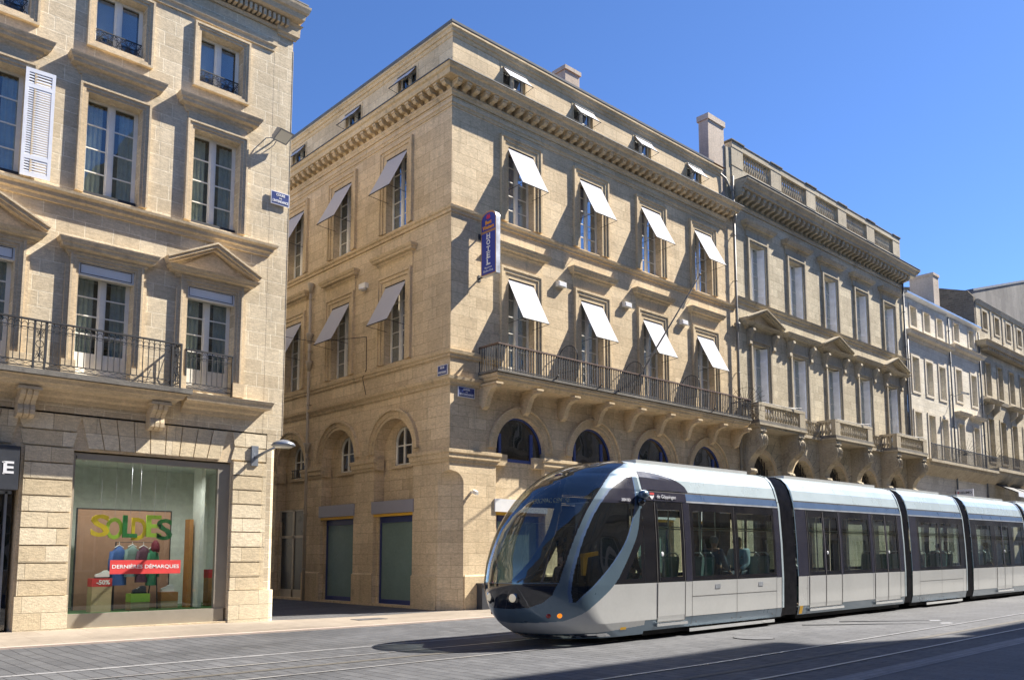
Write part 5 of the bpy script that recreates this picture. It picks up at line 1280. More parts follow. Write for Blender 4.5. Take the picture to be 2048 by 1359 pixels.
def strip(mb, x0, x1, z0, z1, off=0.0, sides=(-1, 1), nz=None):
    """curved body panel following the side profile, X in street metres"""
    nz = nz or max(1, int((z1 - z0) / .10))
    for s in sides:
        for i in range(nz):
            a = z0 + (z1 - z0) * i / nz; b = z0 + (z1 - z0) * (i + 1) / nz; ya, yb = s * (hw(a) + off), s * (hw(b) + off)
            q = [(x0 - TX, ya, a), (x1 - TX, ya, a), (x1 - TX, yb, b), (x0 - TX, yb, b)]
            mb.quad(*(q if s < 0 else q[::-1]))
    return mb
def put(name, mb, m, smooth=False, par=None): return sub(name, mb, M[m] if isinstance(m, str) else m, par or T, smooth=smooth, fix=False)
def roofshell(mb, x0, x1, z0=3.09, off=0.0, endr=.0):
    n = 20; P = []
    zs_ = [z0, 3.2, 3.35, 3.45, 3.52, 3.58, 3.64, 3.68, 3.71, 3.73, 3.74, 3.748]
    pr = [(hw(z) + off, z + off) for z in zs_]; pr = [(-a, b) for a, b in pr] + [(a, b) for a, b in reversed(pr)]
    for (a, za), (b, zb) in zip(pr, pr[1:]): mb.quad((x0 - TX, a, za), (x1 - TX, a, za), (x1 - TX, b, zb), (x0 - TX, b, zb))
    return mb
def car(x0, x1, wins, doors, low, first=False):
    """wins/doors are (xa,xb) of glass openings; low: x positions of panel seams"""
    glassy = sorted(wins + [d[:2] for d in doors]); body = MB()
    strip(body, x0, x1, .42, 1.165, 0); b = put('body_side', body, 'tW', True)
    put('skirt', strip(MB(), x0, x1, .20, .414, -.003), 'tB', True)
    bk = MB(); strip(bk, x0, x1, 1.17, 1.27); strip(bk, x0, x1, 2.68, 2.86); e = x0
    for a, c in glassy + [(x1, x1)]:
        strip(bk, e, a, 1.27, 2.68); e = c
    put('window_band', bk, 'tK', True)
    put('sill_trim', strip(MB(), x0, x1, 2.865, 2.90, .006), 'zincL'); put('stripe', strip(MB(), x0, x1, 2.905, 3.055, 0), 'tS', True)
    put('gutter', strip(MB(), x0, x1, 3.058, 3.088, -.006), 'rub')
    put('roof', roofshell(MB(), x0, x1), 'tR', True)
    for a, c in wins: put('window', strip(MB(), a, c, 1.27, 2.68, -.012), 'tG', True)
    for d in doors:
        a, c, m_ = d; dm = MB(); t = .022
        strip(dm, a - .10, c + .10, .36, 1.16, .006); dr = put('door', dm, 'tW', True)
        edge = MB()
        for x in (a - .11, c + .09): strip(edge, x, x + .018, .35, 2.84, .009)
        if m_: strip(edge, (a + c) / 2 - .014, (a + c) / 2 + .014, .35, 2.84, .012)
        strip(edge, a - .1, c + .1, .345, .363, .009); put('door_edge', edge, 'rub', par=dr)
        g = MB()
        lv = [(a, (a + c) / 2 - .07), ((a + c) / 2 + .07, c)] if m_ else [(a, c)]
        for p, q in lv: strip(g, p, q, 1.27, 2.68, -.012)
        put('door_pane', g, 'tG', True, dr)
        if m_: put('door_frame', strip(MB(), (a + c) / 2 - .07, (a + c) / 2 + .07, 1.27, 2.68, .002), 'tV', True, dr)
        put('door_trim', strip(MB(), a - .03, a - .015, 1.2, 2.8, .008), 'chrome', par=dr)
        st = MB(); y = -hw(.3) - .03
        st.box(a - .15 - TX, c + .15 - TX, y - .03, y + .06, .27, .33); sub('step', st, M['chrome'], dr)
        for p, q in lv[-1:]: sub('door_button', MB().lathe([(.03, -.012), (.05, 0), (.03, .012)], (p + .1 - TX, -hw(1.75) + .01, 1.75), 10, 'y'), M['navyW'], dr)
    sm_ = MB()
    for x in low: strip(sm_, x - .005, x + .005, .22, 2.84, .003)
    put('panel_seam', sm_, 'rub')
    hz = MB(); 
    if len(low) > 1 and not doors or first: strip(hz, low[0], low[-1], .835, .845, .004)
    if hz.v: put('panel_split', hz, 'rub')
    # inside: floor, ceiling, far side trims, lights
    it = MB(); it.box(x0 - TX, x1 - TX, -1.1, 1.1, .30, .36); put('floor', it, 'tI')
    it = MB(); it.box(x0 - TX, x1 - TX, -1.0, 1.0, 2.86, 2.90); put('ceiling', it, 'tIl')
    un = MB(); un.box(x0 + .1 - TX, x1 - .1 - TX, -1.0, 1.0, .09, .30); put('underframe', un, 'under')
    rp = MB(); rp.box(x0 + .5 - TX, x1 - .5 - TX, -.62, .62, 3.70, 3.79); put('roof_equipment', rp, 'tW')
def bellows(x0, x1):
    m_ = MB(); n = 7
    for i in range(n):
        a = x0 + (x1 - x0) * i / n; b = x0 + (x1 - x0) * (i + 1) / n; c = (a + b) / 2
        for (p, q, o1, o2) in ((a, c, -.10, -.015), (c, b, -.015, -.10)):
            zs_ = [.22, .42, .8, 1.2, 1.6, 2.0, 2.4, 2.84, 3.08, 3.35, 3.52, 3.64, 3.71, 3.74]
            pr1 = [(-(hw(z) + o1), z + (o1 if z > 3.3 else 0)) for z in zs_]; pr2 = [(-(hw(z) + o2), z + (o2 if z > 3.3 else 0)) for z in zs_]
            pr1 += [(-a_, b_) for a_, b_ in reversed(pr1)]; pr2 += [(-a_, b_) for a_, b_ in reversed(pr2)]
            for k in range(len(pr1) - 1): m_.quad((p - TX, *pr1[k]), (q - TX, *pr2[k]), (q - TX, *pr2[k + 1]), (p - TX, *pr1[k + 1]))
    b_ = put('bellows', m_, 'rub', True)
    # pale end hoops of the cars either side
    hp = MB(); roofshell(hp, x0 - .04, x0 + .03, 3.0, .012); strip(hp, x0 - .03, x0 + .05, .42, 3.0, .008); put('end_hoop', hp, 'tR', par=b_)
    hp = MB(); roofshell(hp, x1 - .03, x1 + .04, 3.0, .012); strip(hp, x1 - .02, x1 + .03, 1.17, 3.0, .004); put('end_hoop', hp, 'tB', par=b_)
    un = MB(); un.box(x0 - TX, x1 - TX, -.8, .8, .12, .4); put('coupling', un, 'under', par=b_)
car(13.95, 19.34, [(15.70, 17.22), (17.46, 18.98)], [(14.46, 15.22, False)], [15.58, 17.33, 19.08], True)
strip_ = MB(); strip_.box(15.42 - TX, 18.9 - TX, -1.2, -1.08, .10, .17); sub('side_step', strip_, M['chrome'], T)
bellows(19.36, 20.12)
car(20.14, 26.52, [(22.66, 24.22)], [(20.80, 22.36, True), (24.60, 26.10, True)], [22.5, 24.38, 20.6])
bellows(26.54, 27.06)
car(27.08, 31.52, [(27.75, 29.28), (29.45, 31.05)], [], [27.63, 29.37, 31.2])
strip_ = MB(); strip_.box(28.0 - TX, 31.0 - TX, -1.2, -1.08, .10, .17); sub('side_step', strip_, M['chrome'], T)
bellows(31.54, 32.16)
car(32.18, 37.95, [(32.75, 34.15), (36.5, 37.6)], [(34.65, 36.05, True)], [32.6, 34.4, 36.3])
bellows(37.97, 38.5)
car(38.52, 44.2, [(39.2, 40.6), (40.9, 42.3)], [(42.8, 43.6, False)], [39, 40.7, 42.4])
e_ = MB()
for zA, zB in zip(HWT[:-1], HWT[1:]):
    e_.quad((44.2 - TX, -zA[1], zA[0]), (44.2 - TX, zA[1], zA[0]), (44.9 - TX if zB[0] < 2 else 44.6 - TX, zB[1] * .8, zB[0]), (44.9 - TX if zB[0] < 2 else 44.6 - TX, -zB[1] * .8, zB[0]))
put('tail_shell', e_, 'tB', True)
# dark pillars in violet black, roof arch, decal, text
put('door_pillar', strip(MB(), 15.36, 15.58, 1.17, 2.86, .004), 'tV', True); put('end_pillar', strip(MB(), 19.08, 19.34, 1.17, 2.86, .004), 'tV', True)
put('end_pillar', strip(MB(), 26.2, 26.5, 1.17, 2.86, .004), 'tV', True); put('end_pillar', strip(MB(), 20.14, 20.66, 1.17, 2.86, .004), 'tV', True)
put('end_pillar', strip(MB(), 27.08, 27.60, 1.17, 2.86, .004), 'tV', True); put('end_pillar', strip(MB(), 22.42, 22.56, 1.17, 2.86, .004), 'tV', True); put('end_pillar', strip(MB(), 24.30, 24.46, 1.17, 2.86, .004), 'tV', True)
arch_ = MB(); n = 24
for i in range(n):
    a = i / n; b = (i + 1) / n; za, zb = 3.09 + .40 * math.sqrt(max(0, 1 - a * a)), 3.09 + .40 * math.sqrt(max(0, 1 - b * b)); xa, xb = 14.02 + a * 1.6, 14.02 + b * 1.6
    for k in range(6):
        z1, z2, z3, z4 = [3.09 + (zz_ - 3.09) * t_ for zz_, t_ in ((za, k / 6), (zb, k / 6), (zb, (k + 1) / 6), (za, (k + 1) / 6))]
        arch_.quad(*[(x - TX, -(hw(z) + .006), z + .004) for x, z in ((xa, z1), (xb, z2), (xb, z3), (xa, z4))])
put('roof_dark_panel', arch_, 'tV', True)
put('decal', strip(MB(), 14.05, 15.5, 2.87, 3.055, .010, (-1,)), 'tV', True)
sh = MB(); sh.add([(14.22 - TX, -1.147, 3.03), (14.36 - TX, -1.147, 3.03), (14.36 - TX, -1.153, 2.95), (14.29 - TX, -1.156, 2.89), (14.22 - TX, -1.153, 2.95)], [(4, 3, 2, 1, 0)]); sub('shield_emblem', sh, M['navyW'], T)
sub('shield_top', MB().box(14.22 - TX, 14.36 - TX, -1.158, -1.154, 2.99, 3.035), M['c_red'], T)
lettering('de Göppingen', .1, M['navyW'], T, (14.78 - TX, -1.16, 2.96), 0, wid=.66, ht=.10)
lettering('2004 BD', .1, M['navyW'], T, (13.42 - TX, -1.172, 2.85), 0, wid=.28, ht=.06)
# mirror pod
mp2 = MB(); mp2.lathe([(.02, -.13), (.07, -.12), (.10, -.05), (.105, .03), (.06, .10), (.01, .11)], (13.93 - TX, -1.23, 2.97), 14, 'x'); mp2.tube([(13.95 - TX, -1.1, 2.9), (13.93 - TX, -1.22, 2.95)], .035, 8)
sub('mirror', mp2, M['tB'], T, smooth=True); sub('mirror', MB().lathe([(.02, -.10), (.08, -.06), (.09, .02), (.03, .08)], (13.86 - TX, -1.21, 2.82), 12, 'x'), M['tK'], T, smooth=True)
# lamps
def onface(X, y, z, r, m, name, k=16, d=.02):
    b = MB(); b.lathe([(r * .3, -d), (r * .8, -d * .8), (r, 0), (r * .98, .01)], (0, 0, 0), k, 'x'); o = sub(name, b, M[m], T, (X - TX, y, z), 0, True); return o
def nosex(y, z):
    X = float(np.interp(z, pz, px)); s = min(.999, abs(y) / hw(z)); return X + 1.4 * (1 - math.sqrt(1 - s * s))
for sy in (-1, 1):
    o = onface(nosex(sy * .33, .95) - .015, sy * .33, .95, .085, 'headl', 'headlight'); o.rotation_euler = (0, 0, sy * R(-14))
    o = onface(nosex(sy * .33, .95) - .002, sy * .33, .95, .13, 'tM', 'headlight_bezel'); o.rotation_euler = (0, 0, sy * R(-14))
    for yy, mm_, nn in ((.80, 'red', 'tail_lamp'), (.93, 'amber', 'indicator')):
        z = .62; s = yy / hw(z); ang = math.atan2(s / math.sqrt(1 - s * s) * 1.4 / 1.2, 1) ; X = nosex(yy, z)
        ang = math.atan2(1 * s * hw(z) / 1.4 * 0 + s, math.sqrt(1 - s * s) * 1.0) if 0 else math.atan2(s / hw(z), math.sqrt(1 - s * s) / 1.4)
        o = onface(X, sy * yy, z, .052, mm_, nn); o.rotation_euler = (0, 0, -sy * ang)
# wiper
sub('wiper', MB().tube([(11.36 - TX - .04, -.84, 1.24), (11.50 - TX - .05, -.86, 1.6), (11.62 - TX - .05, -.86, 1.98)], [.02, .014, .008], 6), M['rub'], T)
sub('wiper', MB().tube([(11.10 - TX - .05, -.45, 1.25), (11.45 - TX - .06, -.80, 1.5)], .012, 6), M['rub'], T)
# line across the nose, bumper lip, amber marker
lip = MB()
for i in range(40):
    th0, th1 = [R(-80 + 160 * k / 40) for k in (i, i + 1)]
    def q_(th, z, o): X = float(np.interp(z, pz, px)); return (X + 1.4 * (1 - math.cos(th)) - TX - o * math.cos(th), (hw(z) + o) * math.sin(th), z)
    for z_, o1, z2, o2 in ((.165, .012, .20, .02), (.20, .02, .235, .012), ): lip.quad(q_(th0, z_, o1), q_(th1, z_, o1), q_(th1, z2, o2), q_(th0, z2, o2))
put('bumper_lip', lip, 'chrome', True)
put('yellow_marker', strip(MB(), 13.20, 13.38, .27, .32, .004, (-1,)), 'yellow'); put('yellow_marker', strip(MB(), 20.2, 20.36, .22, .42, .004, (-1,)), 'yellow')
sd = MB()
for x in (15.75, 17.15, 17.52, 18.9, 27.9, 29.2, 29.5, 31.0): sd.lathe([(.012, -.004), (.02, 0)], (x - TX, -hw(.3) - .004, .29), 8, 'y')
sub('skirt_bolt', sd, M['rub'], T)
lk = MB()
for x in (16.45, 18.25): lk.box(x - TX, x + .2 - TX, -hw(1.02) - .006, -hw(1.02), .98, 1.08)
sub('panel_latch', lk, M['zincL'], T)
# destination display
lettering('MERIGNAC CENTRE', .1, M['c_amberfaint'], T, (11.98 - TX + .12, -.30, 2.82), R(-90 + 12), wid=.95, ht=.10, name='destination_display')
# cab interior
ci = MB(); ci.box(11.75 - TX, 12.3 - TX, -.85, .85, .80, 1.12); ci.box(11.5 - TX, 11.9 - TX, -.5, .5, 1.10, 1.20); ci.box(12.6 - TX, 13.9 - TX, -1.0, 1.0, .32, .36); sub('dashboard', ci, M['under'], T)
sub('cab_bulkhead', MB().box(13.55 - TX, 13.62 - TX, -1.08, .35, .36, 2.85), M['tI'], T)
sub('cab_arm_rest', MB().box(12.35 - TX, 12.42 - TX, -.95, -.90, 1.72, 1.78).prism([(12.35 - TX, 1.76), (12.8 - TX, 1.82), (12.8 - TX, 1.74), (12.5 - TX, 1.70), (12.42 - TX, 1.35), (12.36 - TX, 1.35)], -.95, -.88, 'y'), M['yellow'], T)
sub('driver_seat', MB().box(12.7 - TX, 13.2 - TX, -.25, .25, .78, .90).box(13.15 - TX, 13.27 - TX, -.25, .25, .85, 1.55), M['under'], T)
# seats: one prototype then copies
def seat_mesh():
    s = MB(); s.box(-.22, .22, -.21, .21, .40, .47)
    s.prism([(.20, .45), (.25, .47), (.36, 1.02), (.34, 1.10), (.28, 1.10), (.16, .50)], -.21, .21, 'y'); s.box(-.12, .16, -.18, .18, -.22, .42); return s
s0 = sub('seat', seat_mesh(), M['seat'], T, (16.0 - TX, -.78, .58)); sub('seat_handle', MB().tube([(.27, -.19, 1.0), (.33, -.19, 1.12), (.34, -.10, 1.19), (.34, .10, 1.19), (.33, .19, 1.12), (.27, .19, 1.0)], .02, 6), M['hand'], s0)
def more_seat(x, y, rot=0): KIDS.setdefault(T.name, []).append(dup(s0, T, (x - TX, y, .58), rot))
for x in (16.42, 18.35, 18.8): more_seat(x, -.78)
for x in (16.2, 17.2, 18.3): more_seat(x, .78)
for x in (22.95, 23.5): more_seat(x, .55, R(90))
for x in (27.9, 28.35, 29.6, 30.1, 30.6): more_seat(x, -.78)
for x in (28.1, 29.2, 30.2): more_seat(x, .78)
for x in (33.1, 33.8, 36.9): more_seat(x, -.78)
gp = MB()
for x, y in ((15.4, .3), (16.9, -.5), (17.05, .5), (18.9, .4), (20.7, -.4), (21.6, .2), (22.5, -.5), (24.45, -.45), (25.4, .3), (26.2, -.4), (28.9, -.45), (31.1, .4), (34.5, -.4), (36.2, .3)):
    gp.tube([(x - TX, y, .36), (x - TX, y, 2.86)], .018, 6)
for y in (-.55, .55): gp.tube([(14 - TX, y, 2.35), (37.9 - TX, y, 2.35)], .014, 5)
sub('grab_pole', gp, M['hand'], T)
# ================================================================= people
def person(loc, rot, lab, cloth, hair, pose='sit', scale=1.0, longhair=False):
    """one continuous skinned body; hair and clothing are children"""
    if pose == 'sit':
        J = dict(pel=(0, 0, .12), sp=(.03, 0, .34), ch=(.04, 0, .52), nk=(.02, 0, .66), hd=(-.01, 0, .76), tp=(0, 0, .87),
                 sl=(.03, .17, .58), el=(0.0, .24, .33), wl_=(-.20, .20, .20), sr=(.03, -.17, .58), er=(0.0, -.24, .33), wr_=(-.20, -.20, .20),
                 hl=(-.02, .10, .10), kl=(-.44, .12, .12), al=(-.46, .12, -.28), tl=(-.60, .12, -.33), hr=(-.02, -.10, .10), kr=(-.44, -.12, .12), ar=(-.46, -.12, -.28), tr=(-.60, -.12, -.33))
    else:
        J = dict(pel=(0, 0, .95), sp=(.0, 0, 1.12), ch=(.01, 0, 1.32), nk=(0, 0, 1.48), hd=(-.02, 0, 1.58), tp=(-.01, 0, 1.70),
                 sl=(.0, .18, 1.41), el=(0.0, .25, 1.14), wl_=(-.16, .22, .98), sr=(.0, -.18, 1.41), er=(-.02, -.25, 1.14), wr_=(-.20, -.2, 1.1),
                 hl=(0, .09, .88), kl=(-.03, .10, .48), al=(.0, .10, .08), tl=(-.16, .11, .03), hr=(0, -.09, .88), kr=(.03, -.10, .48), ar=(.05, -.10, .08), tr=(-.10, -.11, .03))
    E_ = [('pel', 'sp'), ('sp', 'ch'), ('ch', 'nk'), ('nk', 'hd'), ('hd', 'tp'), ('ch', 'sl'), ('sl', 'el'), ('el', 'wl_'), ('ch', 'sr'), ('sr', 'er'), ('er', 'wr_'), ('pel', 'hl'), ('hl', 'kl'), ('kl', 'al'), ('al', 'tl'), ('pel', 'hr'), ('hr', 'kr'), ('kr', 'ar'), ('ar', 'tr')]
    RD = dict(pel=.15, sp=.135, ch=.15, nk=.055, hd=.085, tp=.075, sl=.075, el=.05, wl_=.032, sr=.075, er=.05, wr_=.032, hl=.10, kl=.065, al=.042, tl=.035, hr=.10, kr=.065, ar=.042, tr=.035)
    def build(names, edges, rad, grow, mtl, nm, root, hands=False):
        names = list(names); vv = [J[k] for k in names]; ee = [(names.index(a), names.index(b)) for a, b in edges]; rr_ = [rad[k] + grow for k in names]
        if hands:
            for wn, en in (('wl_', 'el'), ('wr_', 'er')):
                w0 = Vector(J[wn]); d = (w0 - Vector(J[en])).normalized(); sd = Vector((0, 1, 0)); b0 = names.index(wn)
                palm = len(vv); vv.append(tuple(w0 + d * .07)); rr_.append(.028); ee.append((b0, palm))
                for fi, (off, ln) in enumerate(((-.03, .065), (-.01, .075), (.01, .07), (.03, .055))):
                    p1 = w0 + d * .09 + sd * off; p2 = p1 + d * ln * .5 + Vector((0, 0, -.008)); p3 = p2 + d * ln * .4 + Vector((0, 0, -.025))
                    k = len(vv); vv += [tuple(p1), tuple(p2), tuple(p3)]; rr_ += [.010, .009, .008]; ee += [(palm, k), (k, k + 1), (k + 1, k + 2)]
                k = len(vv); th = w0 + d * .035 + sd * (.035 if wn == 'wr_' else -.035); vv += [tuple(th), tuple(th + d * .04 + sd * (.01 if wn == 'wr_' else -.01))]; rr_ += [.012, .009]; ee += [(palm, k), (k, k + 1)]
        me = bpy.data.meshes.new(nm); me.from_pydata(vv, ee, []); o = bpy.data.objects.new(nm, me); C.objects.link(o)
        sk = o.modifiers.new('s', 'SKIN'); ss = o.modifiers.new('d', 'SUBSURF'); ss.levels = ss.render_levels = 1
        for i, v in enumerate(me.skin_vertices[0].data): v.radius = (rr_[i], rr_[i]); v.use_root = (i == 0)
        dg = bpy.context.evaluated_depsgraph_get(); m2 = bpy.data.meshes.new_from_object(o.evaluated_get(dg)); bpy.data.objects.remove(o, do_unlink=True)
        m2.materials.clear(); m2.materials.append(mtl); m2.polygons.foreach_set('use_smooth', [True] * len(m2.polygons))
        return m2
    body = build(J.keys(), E_, RD, 0, M['skin'], 'person', None, True)
    # face: nose, ears, eyes, mouth as small forms merged into the body mesh
    hx, hy, hz_ = J['hd']; hz_ += .03
    bm = bmesh.new(); bm.from_mesh(body)
    for (dx, dy, dz, rx, ry, rz) in ((-.092, 0, .0, .02, .013, .026), (-.0, .088, .0, .018, .012, .03), (-.0, -.088, .0, .018, .012, .03), (-.07, 0, -.065, .03, .03, .022), (-.078, .03, .022, .012, .012, .008), (-.078, -.03, .022, .012, .012, .008), (-.085, 0, -.038, .008, .022, .006)):
        g_ = bmesh.ops.create_uvsphere(bm, u_segments=8, v_segments=6, radius=1)
        for v in g_['verts']: v.co = Vector((v.co.x * rx + hx + dx, v.co.y * ry + hy + dy, v.co.z * rz + hz_ + dz))
    bm.to_mesh(body); bm.free()
    o = bpy.data.objects.new('person', body); C.objects.link(o); o.location = loc; o.rotation_euler = (0, 0, rot); o.scale = (scale,) * 3
    tag(o, lab, 'person')
    top = build(['pel', 'sp', 'ch', 'sl', 'el', 'wl_', 'sr', 'er', 'wr_'], [('pel', 'sp'), ('sp', 'ch'), ('ch', 'sl'), ('sl', 'el'), ('el', 'wl_'), ('ch', 'sr'), ('sr', 'er'), ('er', 'wr_')], RD, .016, M[cloth], 'jacket', None)
    t_ = bpy.data.objects.new('jacket', top); C.objects.link(t_); t_.parent = o
    lg = build(['pel', 'hl', 'kl', 'al', 'hr', 'kr', 'ar'], [('pel', 'hl'), ('hl', 'kl'), ('kl', 'al'), ('pel', 'hr'), ('hr', 'kr'), ('kr', 'ar')], RD, .013, M['cl_navy'], 'trousers', None)
    t_ = bpy.data.objects.new('trousers', lg); C.objects.link(t_); t_.parent = o
    hm = bmesh.new(); bmesh.ops.create_uvsphere(hm, u_segments=16, v_segments=10, radius=1)
    for v in hm.verts:
        x, y, z = v.co; v.co = Vector((x * .098 + hx + .022, y * .098 + hy, z * .10 + hz_ + .028)); 
        if longhair and z < 0 and x > -.3: v.co.z -= .14 * (-z); v.co.x += .01
    dl = [f for f in hm.faces if f.calc_center_median().x < hx - .035 and f.calc_center_median().z < hz_ + .055 or (f.calc_center_median().z < hz_ - (.2 if longhair else .04))]
    bmesh.ops.delete(hm, geom=dl, context='FACES')
    me = bpy.data.meshes.new('hair'); hm.to_mesh(me); hm.free(); me.materials.append(M[hair]); me.polygons.foreach_set('use_smooth', [True] * len(me.polygons))
    t_ = bpy.data.objects.new('hair', me); C.objects.link(t_); t_.parent = o
    return o
fl_ = lambda x: .34 + .0078 * (x - TX)
person((12.75, 12.2, .86), 0, 'driver in dark jacket seated behind the tram windshield', 'cl_black', 'hairD')
person((17.0, TY - .82, fl_(16.9) + .78), R(180), 'man in dark navy jacket seated at the first tram window', 'cl_slate', 'hairG', scale=1.12)
person((17.95, TY - .82, fl_(18) + .78), 0, 'woman with fair hair in pale blue shirt seated at the second tram window', 'cl_pale', 'hairB', longhair=True, scale=1.12)
person((20.95, TY - .55, fl_(21)), R(120), 'person in white shirt standing at the tram door behind the first bellows', 'cl_white', 'hairB', 'stand')
person((22.0, TY - .3, fl_(22) + .55), R(90), 'person in olive jacket low behind the second leaf of the tram door', 'cl_olive', 'hairD')
person((28.5, TY - .7, fl_(28.5) + .74), R(180), 'person in black seated at the left window of the third tram car', 'cl_black', 'hairD')
person((30.5, TY - .7, fl_(30.5) + .74), R(180), 'person with dark hair seated at the right window of the third tram car', 'cl_black', 'hairD')
person((35.6, TY - .5, fl_(35.6)), R(100), 'person in pale clothes standing at the door of the fourth tram car', 'cl_pale', 'hairB', 'stand')
person((15.0, TY + .1, fl_(15)), R(170), 'person in dark clothes standing inside the front tram door', 'cl_black', 'hairD', 'stand')
# ================================================================= shop display
def disp(name, mb, m, loc, lab, cat, group=None, smooth=False):
    return tag(obj(name, mb, M[m], None, loc, 0, smooth), lab, cat, group)
def letter(chr_, xa, xb, za, zb, m, lab, cord):
    me = text_mesh(chr_, .5, .02, .010); xs = [v.co.x for v in me.vertices]; zs = [v.co.z for v in me.vertices]
    me.transform(Matrix.Translation((-(max(xs) + min(xs)) / 2, 0, -min(zs)))); me.transform(Matrix.Diagonal(((xb - xa) / (max(xs) - min(xs)), 1, (zb - za) / (max(zs) - min(zs)), 1)))
    me.materials.clear(); me.materials.append(M[m]); o = bpy.data.objects.new('hanging_letter', me); C.objects.link(o); o.location = ((xa + xb) / 2, 21.1 + (.03 if chr_ in 'OD' else 0), za)
    tag(o, lab, 'sign letter', 'hanging sale letters in the shop window'); sub('cord', MB().tube([(0, 0, zb - za - .02), (0, 0, 4.03 - za)], .003, 4), M['fascia'], o)
for c_, xa, xb, za, zb, m, lab in (('S', 6.26, 6.67, 2.17, 2.69, 'c_yel', 'yellow hanging letter S, first of the sale word'), ('O', 6.60, 6.99, 2.11, 2.63, 'c_lime', 'lime green hanging letter O in the sale word'), ('L', 6.97, 7.31, 2.16, 2.69, 'c_green', 'dark green hanging letter L in the sale word'),
                                  ('D', 7.19, 7.54, 2.10, 2.64, 'c_yel', 'yellow hanging letter D in the sale word'), ('E', 7.52, 7.88, 2.18, 2.71, 'c_lime', 'lime green hanging letter E in the sale word'), ('S', 7.77, 8.15, 2.11, 2.63, 'c_green', 'dark green hanging letter S, last of the sale word')):
    letter(c_, xa, xb, za, zb, m, lab, True)
t = thing('window_banner', 'red banner with white sale lettering stuck low on the shop window glass', 'banner', (7.39, 20.63, 1.31))
sub('sheet', MB().box(-.815, .815, -.004, 0, 0, .32), M['c_red'], t); lettering('DERNIÈRES DÉMARQUES', .1, M['c_white'], t, (0, -.007, .165), 0, wid=1.54, ht=.125, bold=.001, depth=.001)
t = thing('display_board', 'large brown wooden board standing behind the clothes rack in the shop window', 'board', (7.45, 22.35, .42))
sub('board', MB().box(-1.13, 1.13, 0, .04, 0, 2.45), M['c_ply'], t); sub('edge_frame', MB().frame3(-1.13, 1.13, 0, 2.45, .025, -.01, .05), M['iron'], t)
def crate(x, y, w_, d, h, top, m1, m2, lab):
    t = thing('display_box', lab, 'box', (x, y, .421), 0, 'display boxes on the shop window floor'); sub('base', MB().box(-w_ / 2, w_ / 2, -d / 2, d / 2, 0, h - top), M[m2], t); sub('top', MB().box(-w_ / 2 - .003, w_ / 2 + .003, -d / 2 - .003, d / 2 + .003, h - top, h), M[m1], t); return t
c1 = crate(6.62, 21.42, .44, .34, .78, .19, 'c_red', 'c_card', 'tall cardboard box with red top band and discount figures in the shop window')
lettering('-50%', .1, M['c_white'], c1, (.02, -.178, .685), 0, wid=.30, ht=.11, bold=.003)
crate(7.52, 21.45, .44, .36, .40, .20, 'c_lbox', 'c_card', 'low box with lime green top in the middle of the shop window floor')
crate(8.42, 21.95, .42, .34, .40, .22, 'c_obox', 'c_card', 'low box with brown orange top at the right of the shop window floor')
crate(9.72, 22.3, .3, .3, .95, .22, 'c_red', 'c_obox', 'red topped brown box partly seen behind the narrow pillar in the shop')
def shoe(x, y, z, m, m2, lab):
    s = MB(); n = 10; pr = [(-.16, .0), (-.165, .05), (-.12, .075), (-.04, .10), (.03, .15), (.10, .16), (.145, .13), (.15, 0)]
    s.prism([(a, b + .025) for a, b in pr], -.045, .045, 'y'); o = tag(obj('shoe', s, M[m], None, (x, y, z)), lab, 'shoe', 'shoes on the display boxes'); sub('sole', MB().prism([(-.175, 0), (.16, 0), (.155, .03), (-.17, .028)], -.052, .052, 'y'), M[m2], o)
    for k in range(4): pass
    sub('laces', MB().tube([(-.07, -.05, .11), (-.05, .05, .12), (-.02, -.05, .14), (.0, .05, .15)], .008, 4), M['c_white'], o)
shoe(6.66, 21.4, 1.203, 'cl_white', 'cl_black', 'white and dark running shoe on the red topped box'); shoe(7.55, 21.45, .823, 'c_shoe', 'cl_black', 'dark shoe on the lime green box'); shoe(8.42, 21.95, .823, 'cl_white', 'c_white', 'pale shoe on the brown orange box')
t = thing('clothes_rack', 'black metal clothes rack on thin legs behind the red banner', 'clothes rack', (7.55, 21.75, .42))
sub('frame', MB().tube([(-.55, -.15, 0), (-.5, 0, 1.64), (.46, 0, 1.64), (.5, -.15, 0)], .015, 6).tube([(-.45, .25, 0), (-.5, 0, 1.64)], .015, 6).tube([(.38, .25, 0), (.46, 0, 1.64)], .015, 6), M['iron'], t)
def garment(x, z0, z1, w_, m, lab, plaid=False):
    g_ = MB(); n = 14; h = z1 - z0; rows_ = [(0, .06, .05), (.06, .20, .10), (.16, .5, .13), (.3, .5, .12), (.6, .52, .10), (1.0, .56, .11)]
    P = []
    for t_, hw_, dp in rows_:
        P.append([(math.cos(2 * math.pi * k / n) * hw_ * w_ + random.uniform(-.006, .006), math.sin(2 * math.pi * k / n) * dp * (1 + .25 * math.sin(k * 2.6)), h * (1 - t_)) for k in range(n)])
    v = [p for r_ in P for p in r_]; f = [(i * n + j, i * n + (j + 1) % n, (i + 1) * n + (j + 1) % n, (i + 1) * n + j) for i in range(len(P) - 1) for j in range(n)]
    g_.add(v, f + [tuple(range(n))])
    for sx in (-1, 1): g_.tube([(sx * w_ * .42, 0, h * .86), (sx * w_ * .56, -.02, h * .55), (sx * w_ * .58, -.03, h * .22)], [.06, .055, .045], 8)
    o = tag(obj('garment', g_, M[m], None, (x, 21.73, z0), R(18), True), lab, 'clothing', 'clothes hanging on the rack in the shop window')
    sub('hanger', MB().tube([(-.12, 0, h - .03), (0, 0, h + .03), (.12, 0, h - .03)], .012, 5).tube([(0, 0, h + .03), (0, 0, 2.07 - z0)], .006, 4), M['c_white'], o); return o
